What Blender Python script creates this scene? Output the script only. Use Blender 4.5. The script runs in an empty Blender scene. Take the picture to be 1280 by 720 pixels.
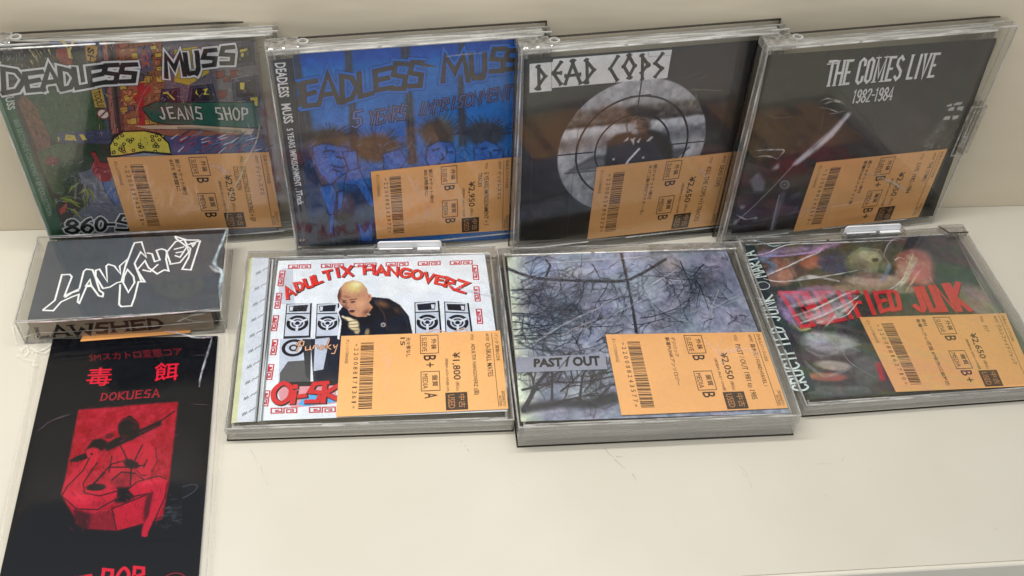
import bpy, math, random
import numpy as np
from mathutils import Vector, Matrix
from mathutils.geometry import tessellate_polygon
random.seed(7)
sc = bpy.context.scene
COL = sc.collection

# ------------------------------------------------------------------ camera, world, lamps, exposure
CAM_F, CAM_PX, CAM_PY = 1249.35, -9.03, 131.25          # focal length and principal offset in 1280-px units
CAM_LOC = np.array([-13.170, -495.342, 418.837])        # millimetres
CAM_EUL = (0.70141, -0.04076, -0.08617)
cd = bpy.data.cameras.new('camera'); cam = bpy.data.objects.new('camera', cd); COL.objects.link(cam)
cam.location = CAM_LOC / 1000; cam.rotation_euler = CAM_EUL
cd.sensor_width = 36; cd.lens = CAM_F / 1280 * 36
cd.shift_x = -CAM_PX / 1280; cd.shift_y = CAM_PY / 1280
cd.clip_start = 0.01; cd.clip_end = 60
sc.camera = cam

w = bpy.data.worlds.new('World'); sc.world = w; w.use_nodes = True
bgn = w.node_tree.nodes['Background']
bgn.inputs[0].default_value = (0.96, 0.98, 1.0, 1); bgn.inputs[1].default_value = 0.56

def area(name, loc, target, sx, sy, power, col):
    l = bpy.data.lights.new(name, 'AREA'); l.shape = 'RECTANGLE'; l.size = sx; l.size_y = sy
    l.energy = power; l.color = col
    o = bpy.data.objects.new(name, l); COL.objects.link(o); o.location = loc
    o.rotation_euler = (Vector(target) - Vector(loc)).to_track_quat('-Z', 'Y').to_euler()
area('ceiling_strip_lamp', (-0.62, -0.36, 1.35), (-0.02, -0.12, 0), 1.2, 0.16, 5.2, (1, 0.965, 0.91))
area('front_ceiling_lamp', (0.5, -1.7, 1.9), (0.0, -0.15, 0), 1.4, 0.3, 4.6, (1, 0.97, 0.93))
area('shelf_strip_lamp', (-0.16, -0.085, 0.50), (-0.16, -0.11, 0), 0.8, 0.03, 2.3, (1, 0.975, 0.93))
sc.view_settings.view_transform = 'Standard'; sc.view_settings.look = 'None'
sc.view_settings.exposure = 0; sc.view_settings.gamma = 1
sc.cycles.use_denoising = True
sc.cycles.transparent_max_bounces = 48; sc.cycles.max_bounces = 10
sc.cycles.caustics_reflective = False; sc.cycles.caustics_refractive = False

# ------------------------------------------------------------------ helpers: colours and materials
def lin(c):
    return tuple(((v / 255) / 12.92 if v <= 10 else ((v / 255 + 0.055) / 1.055) ** 2.4) for v in c)
def new_mat(name):
    m = bpy.data.materials.new(name); m.use_nodes = True; m.node_tree.nodes.clear()
    return m, m.node_tree.nodes, m.node_tree.links
def node(N, t, **kw):
    n = N.new(t)
    for k, v in kw.items():
        setattr(n, k, v)
    return n
def fres(N, L, f0=0.04, nrm=None):
    """Schlick reflectance that is the same from both sides of a thin sheet."""
    g = N.new('ShaderNodeNewGeometry'); d = node(N, 'ShaderNodeVectorMath', operation='DOT_PRODUCT')
    L.new(nrm if nrm else g.outputs['Normal'], d.inputs[0]); L.new(g.outputs['Incoming'], d.inputs[1])
    a = node(N, 'ShaderNodeMath', operation='ABSOLUTE'); L.new(d.outputs['Value'], a.inputs[0])
    s = node(N, 'ShaderNodeMath', operation='SUBTRACT', use_clamp=True); s.inputs[0].default_value = 1; L.new(a.outputs[0], s.inputs[1])
    p = node(N, 'ShaderNodeMath', operation='POWER'); L.new(s.outputs[0], p.inputs[0]); p.inputs[1].default_value = 5
    m = node(N, 'ShaderNodeMath', operation='MULTIPLY_ADD', use_clamp=True); L.new(p.outputs[0], m.inputs[0])
    m.inputs[1].default_value = 1 - f0; m.inputs[2].default_value = f0
    return m.outputs[0]
def clear(name, tint=(0.93, 0.93, 0.92), f0=0.04, rough=0.04, bump=0.0, bscale=30, milk=0.0, milkcol=(0.8, 0.8, 0.78), streak=None, gloss=1.0):
    m, N, L = new_mat(name)
    out = N.new('ShaderNodeOutputMaterial')
    tr = N.new('ShaderNodeBsdfTransparent'); tr.inputs[0].default_value = (*tint, 1)
    gl = N.new('ShaderNodeBsdfGlossy'); gl.inputs['Roughness'].default_value = rough
    gl.inputs['Color'].default_value = (gloss, gloss, gloss, 1)
    tc = N.new('ShaderNodeTexCoord')
    nrm = None
    if bump:
        nz = N.new('ShaderNodeTexNoise'); nz.inputs['Scale'].default_value = bscale; nz.inputs['Detail'].default_value = 1
        L.new(tc.outputs['Object'], nz.inputs['Vector'])
        b = N.new('ShaderNodeBump'); b.inputs['Strength'].default_value = bump; b.inputs['Distance'].default_value = 0.002
        L.new(nz.outputs[0], b.inputs['Height']); L.new(b.outputs[0], gl.inputs['Normal']); nrm = b.outputs[0]
    base = tr.outputs[0]
    if milk:
        df = N.new('ShaderNodeBsdfDiffuse'); df.inputs[0].default_value = (*milkcol, 1)
        mm = N.new('ShaderNodeMixShader'); mm.inputs[0].default_value = milk
        if streak:
            mp = N.new('ShaderNodeMapping'); mp.inputs['Scale'].default_value = streak
            L.new(tc.outputs['Object'], mp.inputs[0])
            n2 = N.new('ShaderNodeTexNoise'); n2.inputs['Scale'].default_value = 1; n2.inputs['Detail'].default_value = 4
            L.new(mp.outputs[0], n2.inputs['Vector'])
            mr = N.new('ShaderNodeMapRange'); mr.inputs[1].default_value = 0.35; mr.inputs[2].default_value = 0.7
            mr.inputs[3].default_value = milk * 0.25; mr.inputs[4].default_value = min(1, milk * 1.8)
            L.new(n2.outputs[0], mr.inputs[0]); L.new(mr.outputs[0], mm.inputs[0])
        L.new(tr.outputs[0], mm.inputs[1]); L.new(df.outputs[0], mm.inputs[2]); base = mm.outputs[0]
    mx = N.new('ShaderNodeMixShader'); L.new(fres(N, L, f0, nrm), mx.inputs[0])
    L.new(base, mx.inputs[1]); L.new(gl.outputs[0], mx.inputs[2]); L.new(mx.outputs[0], out.inputs[0])
    return m
def printed(name, rough=0.4, mottle=0.12, mscale=900, spec=0.2, haze=0.0):
    """ink on paper: the face colour, lightly broken up by grain"""
    m, N, L = new_mat(name)
    out = N.new('ShaderNodeOutputMaterial'); p = N.new('ShaderNodeBsdfPrincipled')
    at = N.new('ShaderNodeAttribute'); at.attribute_name = 'ink'
    tc = N.new('ShaderNodeTexCoord')
    nz = N.new('ShaderNodeTexNoise'); nz.inputs['Scale'].default_value = mscale; nz.inputs['Detail'].default_value = 4
    n2 = N.new('ShaderNodeTexNoise'); n2.inputs['Scale'].default_value = mscale / 9; n2.inputs['Detail'].default_value = 3
    L.new(tc.outputs['Object'], nz.inputs['Vector']); L.new(tc.outputs['Object'], n2.inputs['Vector'])
    ad = node(N, 'ShaderNodeMath', operation='ADD'); L.new(nz.outputs[0], ad.inputs[0]); L.new(n2.outputs[0], ad.inputs[1])
    mr = N.new('ShaderNodeMapRange'); mr.inputs[1].default_value = 0.7; mr.inputs[2].default_value = 1.3
    mr.inputs[3].default_value = 1 - mottle; mr.inputs[4].default_value = 1 + mottle
    L.new(ad.outputs[0], mr.inputs[0])
    mu = node(N, 'ShaderNodeVectorMath', operation='SCALE'); L.new(at.outputs['Color'], mu.inputs[0]); L.new(mr.outputs[0], mu.inputs['Scale'])
    L.new(mu.outputs[0], p.inputs['Base Color']); p.inputs['Roughness'].default_value = rough
    p.inputs['Specular IOR Level'].default_value = spec
    L.new(p.outputs[0], out.inputs[0])
    return m
def solid(name, col, rough=0.5, spec=0.4, mott=0.05, scale=200, bump=0.0):
    m, N, L = new_mat(name)
    out = N.new('ShaderNodeOutputMaterial'); p = N.new('ShaderNodeBsdfPrincipled')
    tc = N.new('ShaderNodeTexCoord'); nz = N.new('ShaderNodeTexNoise'); nz.inputs['Scale'].default_value = scale; nz.inputs['Detail'].default_value = 4
    L.new(tc.outputs['Object'], nz.inputs['Vector'])
    cr = N.new('ShaderNodeMix'); cr.data_type = 'RGBA'
    cr.inputs[6].default_value = (*[c * (1 - mott) for c in col], 1); cr.inputs[7].default_value = (*[c * (1 + mott) for c in col], 1)
    L.new(nz.outputs[0], cr.inputs[0]); L.new(cr.outputs[2], p.inputs['Base Color'])
    p.inputs['Roughness'].default_value = rough; p.inputs['Specular IOR Level'].default_value = spec
    if bump:
        b = N.new('ShaderNodeBump'); b.inputs['Strength'].default_value = bump; b.inputs['Distance'].default_value = 0.0005
        L.new(nz.outputs[0], b.inputs['Height']); L.new(b.outputs[0], p.inputs['Normal'])
    L.new(p.outputs[0], out.inputs[0])
    return m

M_LID = clear('clear_lid_plastic', (0.985, 0.985, 0.98), 0.022, 0.04, 0.02, 9)
M_SHELL = clear('clear_shell_plastic', (0.945, 0.945, 0.94), 0.045, 0.06, 0.04, 12)
M_JEWEL = clear('inner_case_plastic', (0.99, 0.99, 0.99), 0.014, 0.06, 0.015, 8)
M_HAZE = clear('smoky_side_plastic', (0.86, 0.85, 0.83), 0.06, 0.12, 0.05, 40, milk=0.17, milkcol=(0.80, 0.79, 0.78))
M_RIM = clear('polished_dark_rim', (0.26, 0.235, 0.205), 0.08, 0.12)
M_RIMG = clear('polished_grey_rim', (0.76, 0.755, 0.745), 0.12, 0.12, milk=0.35, milkcol=(.78,.78,.77), streak=(60, 60, 60))
M_FROST = clear('frosted_side_plastic', (0.80, 0.79, 0.77), 0.07, 0.16, 0.25, 300, milk=0.5, milkcol=(0.80, 0.80, 0.79), streak=(30, 700, 900))
M_FROSTV = clear('frosted_edge_plastic', (0.80, 0.78, 0.75), 0.07, 0.16, 0.25, 300, milk=0.34, milkcol=(0.68, 0.665, 0.64), streak=(900, 25, 300))
M_EDGE_GLINT = clear('moulded_edge_glint', (0.8, 0.8, 0.8), 0.25, 0.14, milk=0.55, milkcol=(0.9, 0.9, 0.88), streak=(70, 70, 70))  # milky white paints the lamp reflection along the case edge
M_HINGE = clear('moulded_hinge_plastic', (0.80, 0.785, 0.75), 0.09, 0.10, 0.5, 220, milk=0.14, milkcol=(0.78, 0.77, 0.75), streak=(400, 400, 400))
def wrap_mat(name, strength, rot, scale=26, irid=0.4, f0=0.05, dist=0.003):
    m, N, L = new_mat(name)
    out = N.new('ShaderNodeOutputMaterial'); tc = N.new('ShaderNodeTexCoord')
    mp = N.new('ShaderNodeMapping'); mp.inputs['Rotation'].default_value = (0, 0, rot); L.new(tc.outputs['Object'], mp.inputs[0])
    m2 = N.new('ShaderNodeMapping'); m2.inputs['Scale'].default_value = (0.28, 1.0, 1.0); L.new(mp.outputs[0], m2.inputs[0])
    nz = N.new('ShaderNodeTexNoise'); nz.noise_type = 'RIDGED_MULTIFRACTAL'; nz.inputs['Scale'].default_value = scale; nz.inputs['Detail'].default_value = 2.5
    nz.inputs['Roughness'].default_value = 0.45; nz.inputs['Distortion'].default_value = 0.8; L.new(m2.outputs[0], nz.inputs['Vector'])
    mk = N.new('ShaderNodeTexNoise'); mk.inputs['Scale'].default_value = 17; mk.inputs['Detail'].default_value = 1; L.new(tc.outputs['Object'], mk.inputs['Vector'])
    mr = N.new('ShaderNodeMapRange'); mr.inputs[1].default_value = 0.46; mr.inputs[2].default_value = 0.62; L.new(mk.outputs[0], mr.inputs[0])
    hm = node(N, 'ShaderNodeMath', operation='MULTIPLY'); L.new(nz.outputs[0], hm.inputs[0]); L.new(mr.outputs[0], hm.inputs[1])
    b = N.new('ShaderNodeBump'); b.inputs['Strength'].default_value = strength; b.inputs['Distance'].default_value = dist; L.new(hm.outputs[0], b.inputs['Height'])
    lw = N.new('ShaderNodeLayerWeight'); L.new(b.outputs[0], lw.inputs['Normal'])
    hu = node(N, 'ShaderNodeMath', operation='MULTIPLY'); L.new(lw.outputs['Facing'], hu.inputs[0]); hu.inputs[1].default_value = 9
    fr_ = node(N, 'ShaderNodeMath', operation='FRACT'); L.new(hu.outputs[0], fr_.inputs[0])
    hs = N.new('ShaderNodeCombineColor'); hs.mode = 'HSV'; L.new(fr_.outputs[0], hs.inputs[0]); hs.inputs[1].default_value = irid; hs.inputs[2].default_value = 1
    gl = N.new('ShaderNodeBsdfGlossy'); gl.inputs['Roughness'].default_value = 0.10; L.new(hs.outputs[0], gl.inputs['Color']); L.new(b.outputs[0], gl.inputs['Normal'])
    tr = N.new('ShaderNodeBsdfTransparent'); tr.inputs[0].default_value = (0.985, 0.985, 0.985, 1)
    mx = N.new('ShaderNodeMixShader'); L.new(fres(N, L, f0, b.outputs[0]), mx.inputs[0]); L.new(tr.outputs[0], mx.inputs[1]); L.new(gl.outputs[0], mx.inputs[2])
    L.new(mx.outputs[0], out.inputs[0]); return m
M_WRAP = wrap_mat('crumpled_wrap_film', 1.0, 0.45, 38, 0.55, 0.12, 0.007)
M_WRAP_SOFT = wrap_mat('slack_wrap_film', 0.9, 0.9, 26, 0.22, 0.035, 0.006)
M_CARD = printed('ink_on_black_card', 0.28, 0.1, 700, 0.06)
M_FILM = clear('wrap_film', (0.985, 0.985, 0.985), 0.03, 0.08, 0.12, 22)
M_PRINT = printed('ink_on_glossy_paper')
M_PAINT = printed('painterly_ink_on_paper', 0.4, 0.4, 420)
M_LABEL = printed('thermal_label_paper', 0.6, 0.05, 500, 0.25)
M_WHITE = solid('white_tag_plastic', (0.90, 0.91, 0.92), 0.5, 0.25)

def crease_glint_mat():
    m, N, L = new_mat('film_crease_glint')
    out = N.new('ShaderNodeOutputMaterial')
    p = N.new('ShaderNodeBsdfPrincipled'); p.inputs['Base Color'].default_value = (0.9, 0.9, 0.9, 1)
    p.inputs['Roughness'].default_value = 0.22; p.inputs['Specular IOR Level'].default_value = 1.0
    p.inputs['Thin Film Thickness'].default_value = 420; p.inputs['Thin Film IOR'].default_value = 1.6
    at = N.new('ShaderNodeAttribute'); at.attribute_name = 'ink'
    L.new(at.outputs['Color'], p.inputs['Base Color'])  # pale base colour stands in for light caught on the fold
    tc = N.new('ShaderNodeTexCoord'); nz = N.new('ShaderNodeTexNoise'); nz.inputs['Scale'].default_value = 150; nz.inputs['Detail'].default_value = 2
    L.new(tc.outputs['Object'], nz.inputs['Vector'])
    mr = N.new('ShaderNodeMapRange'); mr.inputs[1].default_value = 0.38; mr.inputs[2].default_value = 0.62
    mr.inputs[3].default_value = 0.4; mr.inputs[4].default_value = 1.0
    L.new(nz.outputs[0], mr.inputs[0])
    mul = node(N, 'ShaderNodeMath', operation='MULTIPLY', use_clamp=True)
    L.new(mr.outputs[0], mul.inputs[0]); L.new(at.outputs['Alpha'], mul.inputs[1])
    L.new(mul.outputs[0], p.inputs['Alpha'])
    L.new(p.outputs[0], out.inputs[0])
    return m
M_CREASE_GLINT = crease_glint_mat()

# ------------------------------------------------------------------ helpers: objects
def link(name, me, parent=None, mat=None):
    o = bpy.data.objects.new(name, me); COL.objects.link(o)
    if mat: me.materials.append(mat)
    if parent: o.parent = parent
    return o
def thing(name, label, cat, mat4, group=None):
    o = bpy.data.objects.new(name, None); COL.objects.link(o); o.matrix_world = mat4
    o.empty_display_size = 0.01
    o['label'] = label; o['category'] = cat
    if group: o['group'] = group
    return o
class MB:
    """boxes and prisms collected in millimetres"""
    def __init__(s): s.v = []; s.f = []
    def box(s, x0, x1, y0, y1, z0, z1, ch=0.0):
        n = len(s.v)
        if ch <= 0:
            s.v += [(x, y, z) for z in (z0, z1) for y in (y0, y1) for x in (x0, x1)]
            s.f += [tuple(n + k for k in q) for q in ((0, 2, 3, 1), (4, 5, 7, 6), (0, 1, 5, 4), (2, 6, 7, 3), (0, 4, 6, 2), (1, 3, 7, 5))]
        else:   # upper edges chamfered
            s.v += [(x, y, z0) for y in (y0, y1) for x in (x0, x1)]
            s.v += [(x, y, z1 - ch) for y in (y0, y1) for x in (x0, x1)]
            s.v += [(x, y, z1) for y in (y0 + ch, y1 - ch) for x in (x0 + ch, x1 - ch)]
            s.f += [tuple(n + k for k in q) for q in ((0, 2, 3, 1), (0, 1, 5, 4), (2, 6, 7, 3), (0, 4, 6, 2), (1, 3, 7, 5),
                    (4, 5, 9, 8), (6, 10, 11, 7), (4, 8, 10, 6), (5, 7, 11, 9), (8, 9, 11, 10))]
        return s
    def ring(s, x0, x1, y0, y1, z0, z1, t):
        """a closed rectangular frame as one connected solid"""
        n = len(s.v)
        for z in (z0, z1):
            for k in (0, t): s.v += [(x0 + k, y0 + k, z), (x1 - k, y0 + k, z), (x1 - k, y1 - k, z), (x0 + k, y1 - k, z)]
        for i in range(4):
            j = (i + 1) % 4; a = n
            s.f += [(a + i, a + j, a + 8 + j, a + 8 + i), (a + 4 + j, a + 4 + i, a + 12 + i, a + 12 + j), (a + 8 + i, a + 8 + j, a + 12 + j, a + 12 + i), (a + j, a + i, a + 4 + i, a + 4 + j)]
        return s
    def prism(s, pts, z0, z1):
        n = len(s.v); k = len(pts)
        s.v += [(x, y, z0) for x, y in pts] + [(x, y, z1) for x, y in pts]
        s.f.append(tuple(n + k - 1 - i for i in range(k))); s.f.append(tuple(n + k + i for i in range(k)))
        for i in range(k): s.f.append((n + i, n + (i + 1) % k, n + k + (i + 1) % k, n + k + i))
        return s
    def build(s, name, mat, parent=None):
        me = bpy.data.meshes.new(name); me.from_pydata([tuple(c / 1000 for c in v) for v in s.v], [], s.f); me.update()
        return link(name, me, parent, mat)

# ------------------------------------------------------------------ helpers: a case's own plane
_a, _b, _c = CAM_EUL
RC = np.array(Matrix.LocRotScale(None, __import__('mathutils').Euler(CAM_EUL), None).to_3x3())
def ray(px, py):
    return RC @ np.array([(px - CAM_PX - 640) / CAM_F, -(py - CAM_PY - 360) / CAM_F, -1.0])
class Frame:
    """origin B (mm), axes u (right), v (up the cover), t (out of the cover)"""
    def __init__(s, B, yaw, lean, W, H, T):
        s.B = np.array(B, float); s.W, s.H, s.T = W, H, T
        s.u = np.array([math.cos(yaw), math.sin(yaw), 0]); wv = np.array([-math.sin(yaw), math.cos(yaw), 0]); z = np.array([0, 0, 1.0])
        s.v = math.cos(lean) * z + math.sin(lean) * wv; s.t = -math.cos(lean) * wv + math.sin(lean) * z
        s.zp = T - 3.0
    def mat(s):
        m = Matrix.Identity(4)
        for k in range(3):
            m[k][0], m[k][1], m[k][2], m[k][3] = s.u[k], s.v[k], s.t[k], s.B[k] / 1000
        return m
    def at(s, p, z=None):
        z = s.zp if z is None else z
        O = s.B + z * s.t; d = ray(*p); k = ((O - CAM_LOC) @ s.t) / (d @ s.t); P = CAM_LOC + k * d - O
        return (float(P @ s.u), float(P @ s.v))
    def at_front(s, p):      # on the lower side face (local y = 0): gives x, z
        d = ray(*p); k = ((s.B - CAM_LOC) @ s.v) / (d @ s.v); P = CAM_LOC + k * d - s.B
        return (float(P @ s.u), float(P @ s.t))

# ------------------------------------------------------------------ helpers: flat print as layered ink shapes
_tc = {}
def glyphs(txt, bold=0.0, sp=1.0):
    key = (txt, bold, sp)
    if key not in _tc:
        cu = bpy.data.curves.new('t', 'FONT'); cu.body = txt; cu.offset = bold; cu.resolution_u = 2; cu.space_character = sp
        cu.fill_mode = 'FRONT'
        ob = bpy.data.objects.new('t', cu); COL.objects.link(ob)
        dg = bpy.context.evaluated_depsgraph_get(); me = bpy.data.meshes.new_from_object(ob.evaluated_get(dg))
        v = np.zeros(len(me.vertices) * 3); me.vertices.foreach_get('co', v); v = v.reshape(-1, 3)[:, :2]
        f = [tuple(p.vertices) for p in me.polygons]
        bpy.data.objects.remove(ob); bpy.data.meshes.remove(me); bpy.data.curves.remove(cu)
        if len(v):
            lo, hi = v.min(0), v.max(0); v = (v - lo) / np.maximum(hi - lo, 1e-6)
        _tc[key] = (v, f)
    return _tc[key]
FONT = {
 'A': [[(0, 1), (.48, 0), (1, 1)], [(.15, .66), (.85, .66)]],
 'B': [[(.1, 0), (.1, 1), (.85, .85), (.85, .6), (.15, .5), (.8, .35), (.75, .1), (.1, 0)]],
 'C': [[(1, .1), (.45, 0), (.05, .35), (.08, .75), (.5, 1), (1, .88)]],
 'D': [[(.08, 1), (.12, 0), (.7, .12), (1, .5), (.68, .9), (.0, .98)]],
 'E': [[(1, .02), (.1, .06), (.12, .97), (1, .93)], [(.12, .5), (.82, .45)]],
 'F': [[(1, 0), (.1, .03), (.1, 1)], [(.1, .48), (.8, .45)]],
 'G': [[(1, .12), (.45, 0), (.05, .4), (.1, .8), (.5, 1), (.95, .85), (.95, .55), (.55, .55)]],
 'H': [[(.08, 0), (.08, 1)], [(.92, 0), (.92, 1)], [(.08, .5), (.92, .5)]],
 'I': [[(.5, 0), (.5, 1)]],
 'J': [[(.75, 0), (.75, .8), (.45, 1), (.05, .8)]],
 'K': [[(.08, 0), (.08, 1)], [(1, 0), (.12, .5), (1, 1)]],
 'L': [[(.12, 0), (.12, .95), (1, .9)]],
 'M': [[(.0, 1), (.12, 0), (.5, .6), (.86, 0), (1, 1)]],
 'N': [[(.05, 1), (.08, 0), (.9, 1), (.95, 0)]],
 'O': [[(.5, 0), (.05, .35), (.1, .8), (.5, 1), (.92, .75), (.95, .3), (.5, 0)]],
 'P': [[(.1, 1), (.1, 0), (.85, .08), (.9, .42), (.12, .55)]],
 'R': [[(.1, 1), (.1, 0), (.85, .08), (.88, .4), (.15, .52), (1, 1)]],
 'S': [[(1, .06), (.3, .03), (.12, .42), (.85, .55), (.72, .97), (0, .92)]],
 'T': [[(0, 0), (1, 0)], [(.5, 0), (.5, 1)]],
 'U': [[(.05, 0), (.1, .9), (.5, 1), (.88, .9), (.95, 0)]],
 'V': [[(0, 0), (.5, 1), (1, 0)]],
 'W': [[(0, 0), (.2, 1), (.5, .4), (.8, 1), (1, 0)]],
 'X': [[(0, 0), (1, 1)], [(1, 0), (0, 1)]],
 'Y': [[(0, 0), (.5, .5), (1, 0)], [(.5, .5), (.5, 1)]],
 'Z': [[(0, 0), (1, 0), (0, 1), (1, 1)]],
 '5': [[(.95, 0), (.15, .02), (.1, .42), (.8, .45), (.9, .8), (.4, 1), (0, .88)]],
 '8': [[(.5, .48), (.12, .25), (.5, 0), (.88, .25), (.5, .48), (.05, .75), (.5, 1), (.95, .75), (.5, .48)]],
 '6': [[(.8, 0), (.2, .35), (.05, .75), (.5, 1), (.95, .75), (.6, .48), (.12, .62)]],
 '0': [[(.5, 0), (.05, .35), (.1, .8), (.5, 1), (.92, .75), (.95, .3), (.5, 0)]],
 '-': [[(0, .5), (1, .5)]],
}
def rounded(st, n=4):
    P = [np.array(p, float) for p in st]; k = len(P); cl = np.hypot(*(P[0] - P[-1])) < 1e-6; out = []
    for i in range(k - 1):
        p0 = P[i - 1] if i > 0 else (P[-2] if cl else P[0]); p3 = P[i + 2] if i + 2 < k else (P[1] if cl else P[-1]); p1, p2 = P[i], P[i + 1]
        for j in range(n):
            u = j / n; out.append(tuple(0.5 * ((2 * p1) + (-p0 + p2) * u + (2 * p0 - 5 * p1 + 4 * p2 - p3) * u * u + (-p0 + 3 * p1 - 3 * p2 + p3) * u ** 3)))
    return out + [tuple(P[-1])]
for _ch in 'OU8609SCGJ':
    if _ch in FONT and _ch not in 'S': FONT[_ch] = [rounded(q) for q in FONT[_ch]]
class Ink:
    def __init__(s, fr, z, dz=0.0016):
        s.fr = fr; s.z = z; s.z0 = z; s.dz = dz; s.v = []; s.f = []; s.c = []; s.clip = None
    def P(s, pts): return [s.fr.at(p, s.z0) for p in pts]
    def _clip(s, pts):
        if s.clip is None: return pts
        out = list(pts); C = s.clip
        for i in range(len(C)):
            a, b = C[i], C[(i + 1) % len(C)]; inp = out; out = []
            if not inp: break
            side = lambda q: (b[0] - a[0]) * (q[1] - a[1]) - (b[1] - a[1]) * (q[0] - a[0])
            for k in range(len(inp)):
                p, q = inp[k - 1], inp[k]; sp, sq = side(p), side(q)
                if (sp >= 0) != (sq >= 0):
                    t = sp / (sp - sq); out.append((p[0] + t * (q[0] - p[0]), p[1] + t * (q[1] - p[1])))
                if sq >= 0: out.append(q)
        return out
    def raw(s, pts, col, a=1.0, clip=True):
        if clip: pts = s._clip(pts)
        if len(pts) < 3: return
        n = len(s.v); s.v += [(x, y, s.z) for x, y in pts]
        c = (*lin(col), a)
        if len(pts) == 3: tris = [(0, 1, 2)]
        else: tris = tessellate_polygon([[Vector((x, y, 0)) for x, y in pts]])
        for t in tris:
            p = [pts[k] for k in t]
            ar = (p[1][0] - p[0][0]) * (p[2][1] - p[0][1]) - (p[1][1] - p[0][1]) * (p[2][0] - p[0][0])
            if abs(ar) < 1e-7: continue
            t = t if ar > 0 else (t[0], t[2], t[1])
            s.f.append(tuple(n + k for k in t)); s.c.append(c)
    def up(s, k=1): s.z += s.dz * k
    def poly(s, px, col): s.up(); s.raw(s.P(px), col)
    def strip(s, pts, wd, col, taper=None, cap=0.0, a=1.0):
        """mitred stroke through local points"""
        pts = [np.array(p, float) for p in pts]
        pts = [p for i, p in enumerate(pts) if i == 0 or np.hypot(*(p - pts[i - 1])) > 1e-4]
        k = len(pts)
        if k < 2: return
        closed = np.hypot(*(pts[0] - pts[-1])) < 1e-3 and k > 3
        if not closed and cap:
            d = pts[0] - pts[1]; pts[0] = pts[0] + d / np.hypot(*d) * cap * wd
            d = pts[-1] - pts[-2]; pts[-1] = pts[-1] + d / np.hypot(*d) * cap * wd
        Ls, Rs = [], []
        for i in range(k):
            if closed: d0 = pts[i] - pts[i - 1] if i > 0 else pts[0] - pts[-2]; d1 = pts[i + 1] - pts[i] if i < k - 1 else pts[1] - pts[0]
            else: d0 = pts[i] - pts[i - 1] if i > 0 else pts[1] - pts[0]; d1 = pts[i + 1] - pts[i] if i < k - 1 else pts[i] - pts[i - 1]
            d0 = d0 / np.hypot(*d0); d1 = d1 / np.hypot(*d1); n = np.array([-(d0 + d1)[1], (d0 + d1)[0]]); l = np.hypot(*n)
            if l < 1e-3: n = np.array([-d0[1], d0[0]]); l = 1
            n = n / l; cs = max(0.45, abs(n @ np.array([-d0[1], d0[0]])))
            wi = wd if taper is None else wd * (1 + (taper - 1) * i / (k - 1))
            n = n * wi / 2 / cs; Ls.append(pts[i] + n); Rs.append(pts[i] - n)
        for i in range(k - 1): s.raw([tuple(Rs[i]), tuple(Rs[i + 1]), tuple(Ls[i + 1]), tuple(Ls[i])], col, a)
    def line(s, px, wd, col, taper=None, same=False):
        if not same: s.up()
        s.strip(s.P(px), wd, col, taper)
    def ell(s, c, rx, ry, col, n=20, a0=0.0, rot=0.0):
        """ellipse in photo units around c, laid on the plane"""
        pts = [(c[0] + rx * math.cos(t) * math.cos(rot) - ry * math.sin(t) * math.sin(rot), c[1] + rx * math.cos(t) * math.sin(rot) + ry * math.sin(t) * math.cos(rot))
               for t in [a0 + 2 * math.pi * i / n for i in range(n)]]
        s.poly(pts, col)
    def disc(s, c, r, col, n=48): s.up(); s.raw([(c[0] + r * math.cos(2 * math.pi * i / n), c[1] + r * math.sin(2 * math.pi * i / n)) for i in range(n)], col)
    def ringl(s, c, r, wd, col, n=56, a0=0, a1=6.2832):
        s.up(); s.strip([(c[0] + r * math.cos(a0 + (a1 - a0) * i / n), c[1] + r * math.sin(a0 + (a1 - a0) * i / n)) for i in range(n + 1)], wd, col)
    def quad(s, q):
        """maps (0..1, 0..1 down) into four photo corners TL TR BR BL"""
        q = [np.array(s.fr.at(p, s.z0)) for p in q]
        return lambda x, y: tuple((1 - x) * (1 - y) * q[0] + x * (1 - y) * q[1] + x * y * q[2] + (1 - x) * y * q[3])
    def text(s, txt, q, col, bold=0.0, sp=1.0, local=False):
        v, f = glyphs(txt, bold, sp)
        if not len(v): return
        s.up()
        if local: m = q
        else: m = s.quad(q)
        n = len(s.v)
        for x, y in v:
            p = m(x, 1 - y); s.v.append((p[0], p[1], s.z))
        c = (*lin(col), 1)
        for k in f: s.f.append(tuple(n + i for i in k)); s.c.append(c)
    def vtext(s, txt, tl, tr, br, bl, col, bold=0.0, sp=1.0):
        """text reading downwards inside the photo quad"""
        s.text(txt, [tr, br, bl, tl], col, bold, sp)
    def letter(s, ch, q, passes, jit=0.0, grp=True):
        m = s.quad(q)
        S = [[m(x + random.uniform(-jit, jit), y + random.uniform(-jit, jit)) for x, y in st] for st in FONT[ch]]
        for wd, col in passes:
            s.up()
            for st in S:
                s.z += s.dz * 0.3; s.strip(st, wd, col, cap=0.35)
    def word(s, txt, boxes, passes, jit=0.03):
        """boxes: (x0,y0,x1,y1) photo px per letter with the word's slant already in them; all letters pass by pass"""
        S = []
        for ch, b in zip(txt, boxes):
            if ch == ' ': continue
            q = b if len(b) == 4 and hasattr(b[0], '__len__') else [(b[0], b[1]), (b[2], b[1]), (b[2], b[3]), (b[0], b[3])]
            m = s.quad(q)
            S.append([[m(x + random.uniform(-jit, jit), y + random.uniform(-jit, jit)) for x, y in st] for st in FONT[ch]])
        for wd, col in passes:
            s.up()
            for L in S:
                for st in L: s.z += s.dz * 0.15; s.strip(st, wd, col, cap=0.35)
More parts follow.
